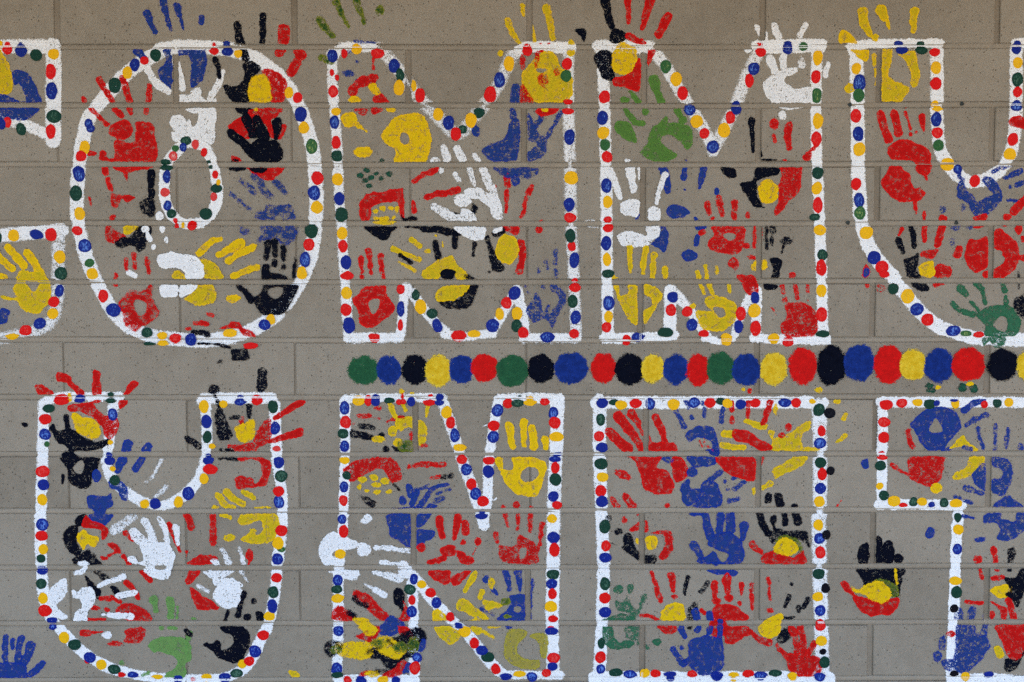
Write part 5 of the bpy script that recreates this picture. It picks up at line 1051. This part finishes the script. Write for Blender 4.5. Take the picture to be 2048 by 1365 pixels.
finger* r1 s 53/44 1953 -2005 1990 -2106 2001 -2215 ;s 49/44 2016 -2005 2035 -2097 2046 -2215 ;s 41/44 2116 -2124 2072 -2206 ;s 35 1856 -2142 1947 -2243
palm r1 p 1928 -2197 2018 -2206 2135 -2215 2172 -2261 2164 -2334 2075 -2371 2021 -2371 1966 -2343 1930 -2279
= handprint | black, yellow and red handprint alone on bare wall between the I and T
finger* k0 p 2411 -1470 2446 -1420 2482 -1415 2488 -1551 2421 -1560 ;p 2508 -1397 2552 -1366 2584 -1406 2587 -1556 2511 -1556 ;p 2584 -1420 2651 -1399 2666 -1479 2654 -1556 2587 -1556 ;e 2696 -1524 39 34
thumb r1 p 2294 -1696 2325 -1687 2370 -1723 2407 -1796 2435 -1832 2408 -1851 2362 -1778 2308 -1732
palm k1 p 2426 -1583 2726 -1592 2723 -1669 2707 -1787 2658 -1796 2568 -1742 2469 -1716 2441 -1669
palm o2~ p 2486 -1705 2566 -1669 2656 -1696 2702 -1742 2694 -1796 2631 -1787 2549 -1723
palm r0 p 2371 -1760 2425 -1796 2488 -1796 2569 -1823 2703 -1796 2687 -1887 2642 -1923 2571 -1925 2526 -1937 2454 -1905 2399 -1842
palm y1~ p 2361 -1705 2415 -1742 2477 -1705 2558 -1678 2630 -1723 2653 -1787 2587 -1837 2497 -1814 2461 -1778 2389 -1760
smear y1 s 16 2672 -1596 2688 -1696
= handprint | blue handprint with a small triangular gap in the upper left of the T
palm b0 p 2765 -582 2848 -493 2954 -457 3061 -484 3102 -546 3108 -618 3047 -681 2996 -752 2889 -766 2825 -698 2798 -636 ;-p 2912 -573 2938 -542 2984 -609 2975 -636 2895 -631 ;s 27 2987 -761 3040 -752
finger* b0 s 51/44 3132 -482 3193 -439 3264 -417
finger b3 s 37 3152 -582 3214 -546 3288 -515
= handprint | red handprint with thumb to the left, inside the T below the blue palm
palm r1 p 2765 -806 2988 -806 2998 -851 2982 -959 2947 -995 2903 -1022 2804 -986 2759 -932
thumb r1 s 30/21 2642 -864 2696 -905 2754 -932
finger r3 s 39 2749 -631 2763 -707 2786 -743
smear y0 e 2952 -1028 44 35
= handprint | thin yellow handprint between the blue hands in the T
palm Y1 p 3049 -734 3127 -654 3164 -707 3236 -752 3200 -766 3146 -734 3040 -752 ;p 3071 -968 3079 -923 3158 -878 3184 -806 3281 -806 3274 -878 3195 -941
= handprint | streaky blue handprint with three thin fingers at the right of the T
finger* b3 s 32/23 3228 -609 3248 -690 3271 -752 ;s 30 3352 -591 3351 -752 ;s 37/27 3439 -618 3430 -748 ;e 3531 -739 22 27 ;s 32 3138 -739 3182 -752 ;s 41 3148 -1026 3188 -1035 ;s 30 3225 -1053 3269 -1067 ;s 35 3083 -1094 3119 -1103 ;s 25 3146 -1116 3199 -1130
palm b2 p 3195 -923 3291 -851 3295 -1031 3251 -1022 3205 -977 ;p 3317 -815 3424 -815 3479 -896 3472 -977 3430 -1067 3377 -1080 3331 -1040 3330 -968 3392 -959 3409 -914 3372 -887 3336 -878
palm b1 p 3343 -1166 3448 -1080 3484 -1103 3557 -1166
= handprint | ragged blue palm print on the upper stem of the T by the right edge
palm b2 p 3278 -1235 3308 -1203 3397 -1203 3407 -1244 3506 -1262 3513 -1203 3594 -1203 3587 -1298 3509 -1379 3420 -1397 3375 -1379 3400 -1325 3363 -1271 3283 -1271
finger* b1 e 3263 -1388 35 18 ;s 25 3139 -1226 3211 -1239
= handprint | sideways red, yellow and black handprint on the stem of the T
finger* r1 e 3248 -1533 34 27 ;s 32/23 3270 -1605 3282 -1664 ;s 41 3358 -1451 3361 -1488 ;s 40 3369 -1510 3374 -1547 ;s 30 3179 -1831 3282 -1840 ;e 3384 -1607 16 9
finger* k3 s 58/44 3488 -1474 3477 -1547 ;e 3474 -1605 16 11
palm r1 p 3336 -1651 3425 -1633 3435 -1669 3336 -1673 ;p 3335 -1823 3412 -1851 3457 -1869 3459 -1951 3423 -1951 3404 -1887 ;s 53/44 3474 -1823 3513 -1946 ;e 3360 -1923 23 28
palm y0 p 3338 -1751 3391 -1714 3480 -1710 3486 -1769 3411 -1805
palm k1 p 3435 -1660 3515 -1660 3549 -1596 3603 -1605 3597 -1705 3555 -1823 3529 -1873 3483 -1805 3446 -1778 3481 -1742
= handprint | large mottled blue handprint crossing the left line of the T stem
finger* b4 s 62 3126 -1901 3123 -1951 ;s 55 3220 -1887 3208 -1951 ;s 48 3315 -1928 3320 -1951 ;s 48 3317 -1996 3300 -2060
thumb b2 e 2982 -2215 35 39
palm b3 p 3110 -1996 3236 -1996 3246 -2051 3309 -2069 3347 -2142 3312 -2206 3234 -2307 3135 -2343 3036 -2307 3008 -2243 3097 -2225 3102 -2051
palm b4 p 2987 -2115 3022 -2060 3035 -2069 3033 -2170 2997 -2170
smear r2 e 3071 -2056 37 23
= handprint | red and black handprint at the bottom right of the T stem
palm r0 p 3388 -1996 3613 -1996 3625 -2142 3547 -2243 3474 -2215 3427 -2115
palm Y1 p 3374 -2161 3419 -2142 3456 -2215 3403 -2225
palm k2 p 3457 -2234 3547 -2243 3599 -2170 3548 -2289 3504 -2330 3459 -2316
= fingerprint | single blue fingerprint on bare wall left of the upper T arm
print b0 e 2454 -858 27 35
= fingerprint | larger tilted blue fingerprint left of the T stem
print b0 e 2916 -1340 33 44 15
= paint_smudge | small yellow smear on bare wall between the lower U and N
print Y1 p -1568 -2321 -1514 -2325 -1492 -2362 -1541 -2366
= paint_smudge | small white dab between the middles of the two Ms
print w4 p 499 823 543 840 578 823 591 779 552 774 508 796
= paint_smudge | tiny green and blue thumb marks with yellow dot under the dot row
print g1 e 2894 -314 30 21 ;p 2868 -350 2881 -328 2925 -328 2930 -359 2899 -361
print y0 e 2947 -325 19 18
= paint_smudge | pair of green thumb marks with yellow centre under the red row dot
print g1 e 3116 -330 30 34 ;e 3196 -330 30 30
print y0 e 3168 -295 25 16
= paint_smudge | hair thin white scratch left of the red dot on the N
print w0 s 6/4 -221 -609 -194 -593 -161 -582
= paint_smudge | small curled white hair line right of the point of the N
print w0 s 6/4 -155 -1107 -124 -1113 -106 -1094
= paint_smudge | thin red squiggle on bare wall right of the I
print r1 s 7 2259 -1161 2281 -1130 2294 -1107
"""
THR = [0.72, 0.67, 0.635, 0.605, 0.575, 0.545, 0.52, 0.49]     # drier prints keep less paint
CAT = {'handprint': 'handprint', 'paint_smudge': 'paint smudge', 'dot_cluster': 'paint dots', 'fingerprint': 'fingerprint'}
for block in HANDS.strip().split('\n='):
    ln = block.lstrip('=').split('\n')
    name, label = [q.strip() for q in ln[0].split('|')]
    parts = []
    for l in ln[1:]:
        pn, code, rest = l.split(' ', 2)
        shapes = parse(rest)
        adds = [s for s in shapes if not s[1]]; subs = [s for s in shapes if s[1]]
        sets = [[s] for s in adds]
        if not pn.endswith('*'):            # marks that touch belong to one piece, marks apart are pieces of their own
            done = False
            while not done:
                done = True
                for i in range(len(sets)):
                    for j in range(i + 1, len(sets)):
                        if any(touch(a, b) for a in sets[i] for b in sets[j]):
                            sets[i] += sets.pop(j); done = False; break
                    if not done: break
        parts += [(pn.rstrip('*'), code, q + subs) for q in sets]
    cx, cz = centre([s for p in parts for s in p[2]])
    t = thing(name, label, CAT[name], cx, cz, {'handprint': 'handprints on the wall'}.get(name))
    og = tuple(t.location)
    for pn, code, shapes in parts:
        d = int(code[1])
        film(pn, shapes, PRINT[code[0]], THR[d] + (0.05 if code[0] in 'yYlLO' else 0.0), (0.45 + 0.28 * d) * (1 if '~' not in code else 2.0), '+' in code, t, og, wob=(1.5, 0.9 + 0.12 * d), cell=1.5)

# ---- dots of the letters
for t, og, dots in LETTER_DOTS:
    for q in dots:
        k = q[0]; a = nums(q[1:])
        sh = ('e', False, [a[0] * U, a[1] * U, a[2] * U, a[3] * U] + a[4:])
        film('dot', [sh], DOT[k], 0.80, 0.20, True, t, og, wob=(0.9, 0.35), cell=1.3, grow=0.55, bridge=2.6)

# ---- the row of big brushed dots
ROW = r"""
G -1027 -208 102 93
B -850 -203 78 95
K -670 -200 86 97
Y -509 -208 84 102
B -349 -197 81 93
R -188 -190 90 88
G 1 -209 106 104
K 201 -191 84 93
B 409 -190 108 102
R 633 -191 84 95
K 811 -200 95 104
Y 976 -194 75 93
B 1132 -199 84 99
R 1287 -203 75 102
G 1442 -191 93 104
B 1624 -203 95 104
Y 1807 -197 90 106
R 2009 -176 93 119
K 2208 -172 95 128
B 2399 -154 99 122
R 2603 -163 97 128
Y 2771 -167 87 102
B 2948 -172 95 113
R 3154 -165 108 110
K 3387 -167 99 104
Y 3556 -176 62 93
"""
CN = {'R': 'red', 'B': 'blue', 'Y': 'yellow', 'G': 'green', 'K': 'black'}
ORD = ['green brushed dot at the left end of the dot row, above the N',
       'blue brushed dot in the row, between green and black, first blue one from the left',
       'black brushed dot in the row, between blue and yellow, first black one from the left',
       'yellow brushed dot in the row, between black and blue, first yellow one from the left',
       'blue brushed dot in the row, between yellow and red, second blue one from the left',
       'red brushed dot in the row, between blue and green, first red one from the left',
       'green brushed dot in the row, between red and black, second green one from the left',
       'black brushed dot in the row, between green and blue, second black one from the left',
       'blue brushed dot in the row, between black and red, third blue one from the left',
       'red brushed dot in the row, between blue and black, second red one from the left',
       'black brushed dot in the row, between red and yellow, third black one from the left',
       'yellow brushed dot in the row, between black and blue, second yellow one from the left',
       'blue brushed dot in the row, between yellow and red, fourth blue one from the left',
       'red brushed dot in the row, between blue and green, third red one from the left',
       'green brushed dot in the row, between red and blue, third green one from the left',
       'blue brushed dot in the row, between green and yellow, fifth blue one from the left',
       'yellow brushed dot in the row, between blue and red, third yellow one from the left',
       'red brushed dot in the row, between yellow and black, fourth red one from the left',
       'black brushed dot in the row, between red and blue, fourth black one from the left',
       'blue brushed dot in the row, between black and red, sixth blue one from the left',
       'red brushed dot in the row, between blue and yellow, fifth red one from the left',
       'yellow brushed dot in the row, between red and blue, fourth yellow one from the left',
       'blue brushed dot in the row, between yellow and red, seventh blue one from the left',
       'red brushed dot in the row, between blue and black, sixth red one from the left',
       'black brushed dot in the row, between red and yellow, fifth black one from the left',
       'yellow brushed dot at the right end of the row, cut by the picture edge']
for i, l in enumerate(ROW.strip().split('\n')):
    k = l[0]; a = nums(l[1:])
    sh = ('e', False, [q * U for q in a])
    o = film('painted_dot', [sh], BRUSH[k], 0.80, 2.0, True, None, (a[0] * U * 0.001, 0.0, Z0 + a[1] * U * 0.001), wob=(1.6, 0.8), cell=1.5, streak=1.4, grow=1.6)
    o['label'] = ORD[i]; o['category'] = 'painted dot'; o['group'] = 'row of big brushed dots'

# ---- old fixing holes with dark plugs in two bed joints
M_PLUG = plain_mat('dark rubber plug', (0.006, 0.012, 0.012), (0.02, 0.03, 0.03), 300.0, 0.5)
for (px_, pz_), lab in zip([(577.2, 403.6), (768.4, 405.3), (576.9, 202.8), (763.2, 202.8)], ('dark plug in the upper joint beside the left stem of the upper U', 'dark plug in the joint inside the upper U',
        'dark plug in the joint left of the upper U stem, fourth joint down', 'dark plug in the joint over the red hand in the upper U')):
    vv, ff = [], []
    N = 12
    for rr, yy in ((3.6, -0.1), (3.3, -0.9), (2.2, -1.1), (1.6, -0.4)):
        for k in range(N):
            a_ = 2 * math.pi * k / N; w_ = 1 + 0.12 * math.sin(3 * a_ + px_)
            vv.append((rr * w_ * math.cos(a_) * 0.001, yy * 0.001, rr * w_ * math.sin(a_) * 0.001))
    for r_ in range(3):
        for k in range(N):
            q_ = (k + 1) % N
            ff.append((r_ * N + k, r_ * N + q_, (r_ + 1) * N + q_, (r_ + 1) * N + k))
    ff.append(tuple(range(3 * N, 4 * N)))
    o = mesh_obj('wall_plug', vv, ff, M_PLUG, None, (px_ * 0.001, 0.0008, Z0 + pz_ * 0.001))
    o['label'] = lab; o['category'] = 'plug'; o['group'] = 'dark plugs in the joints'
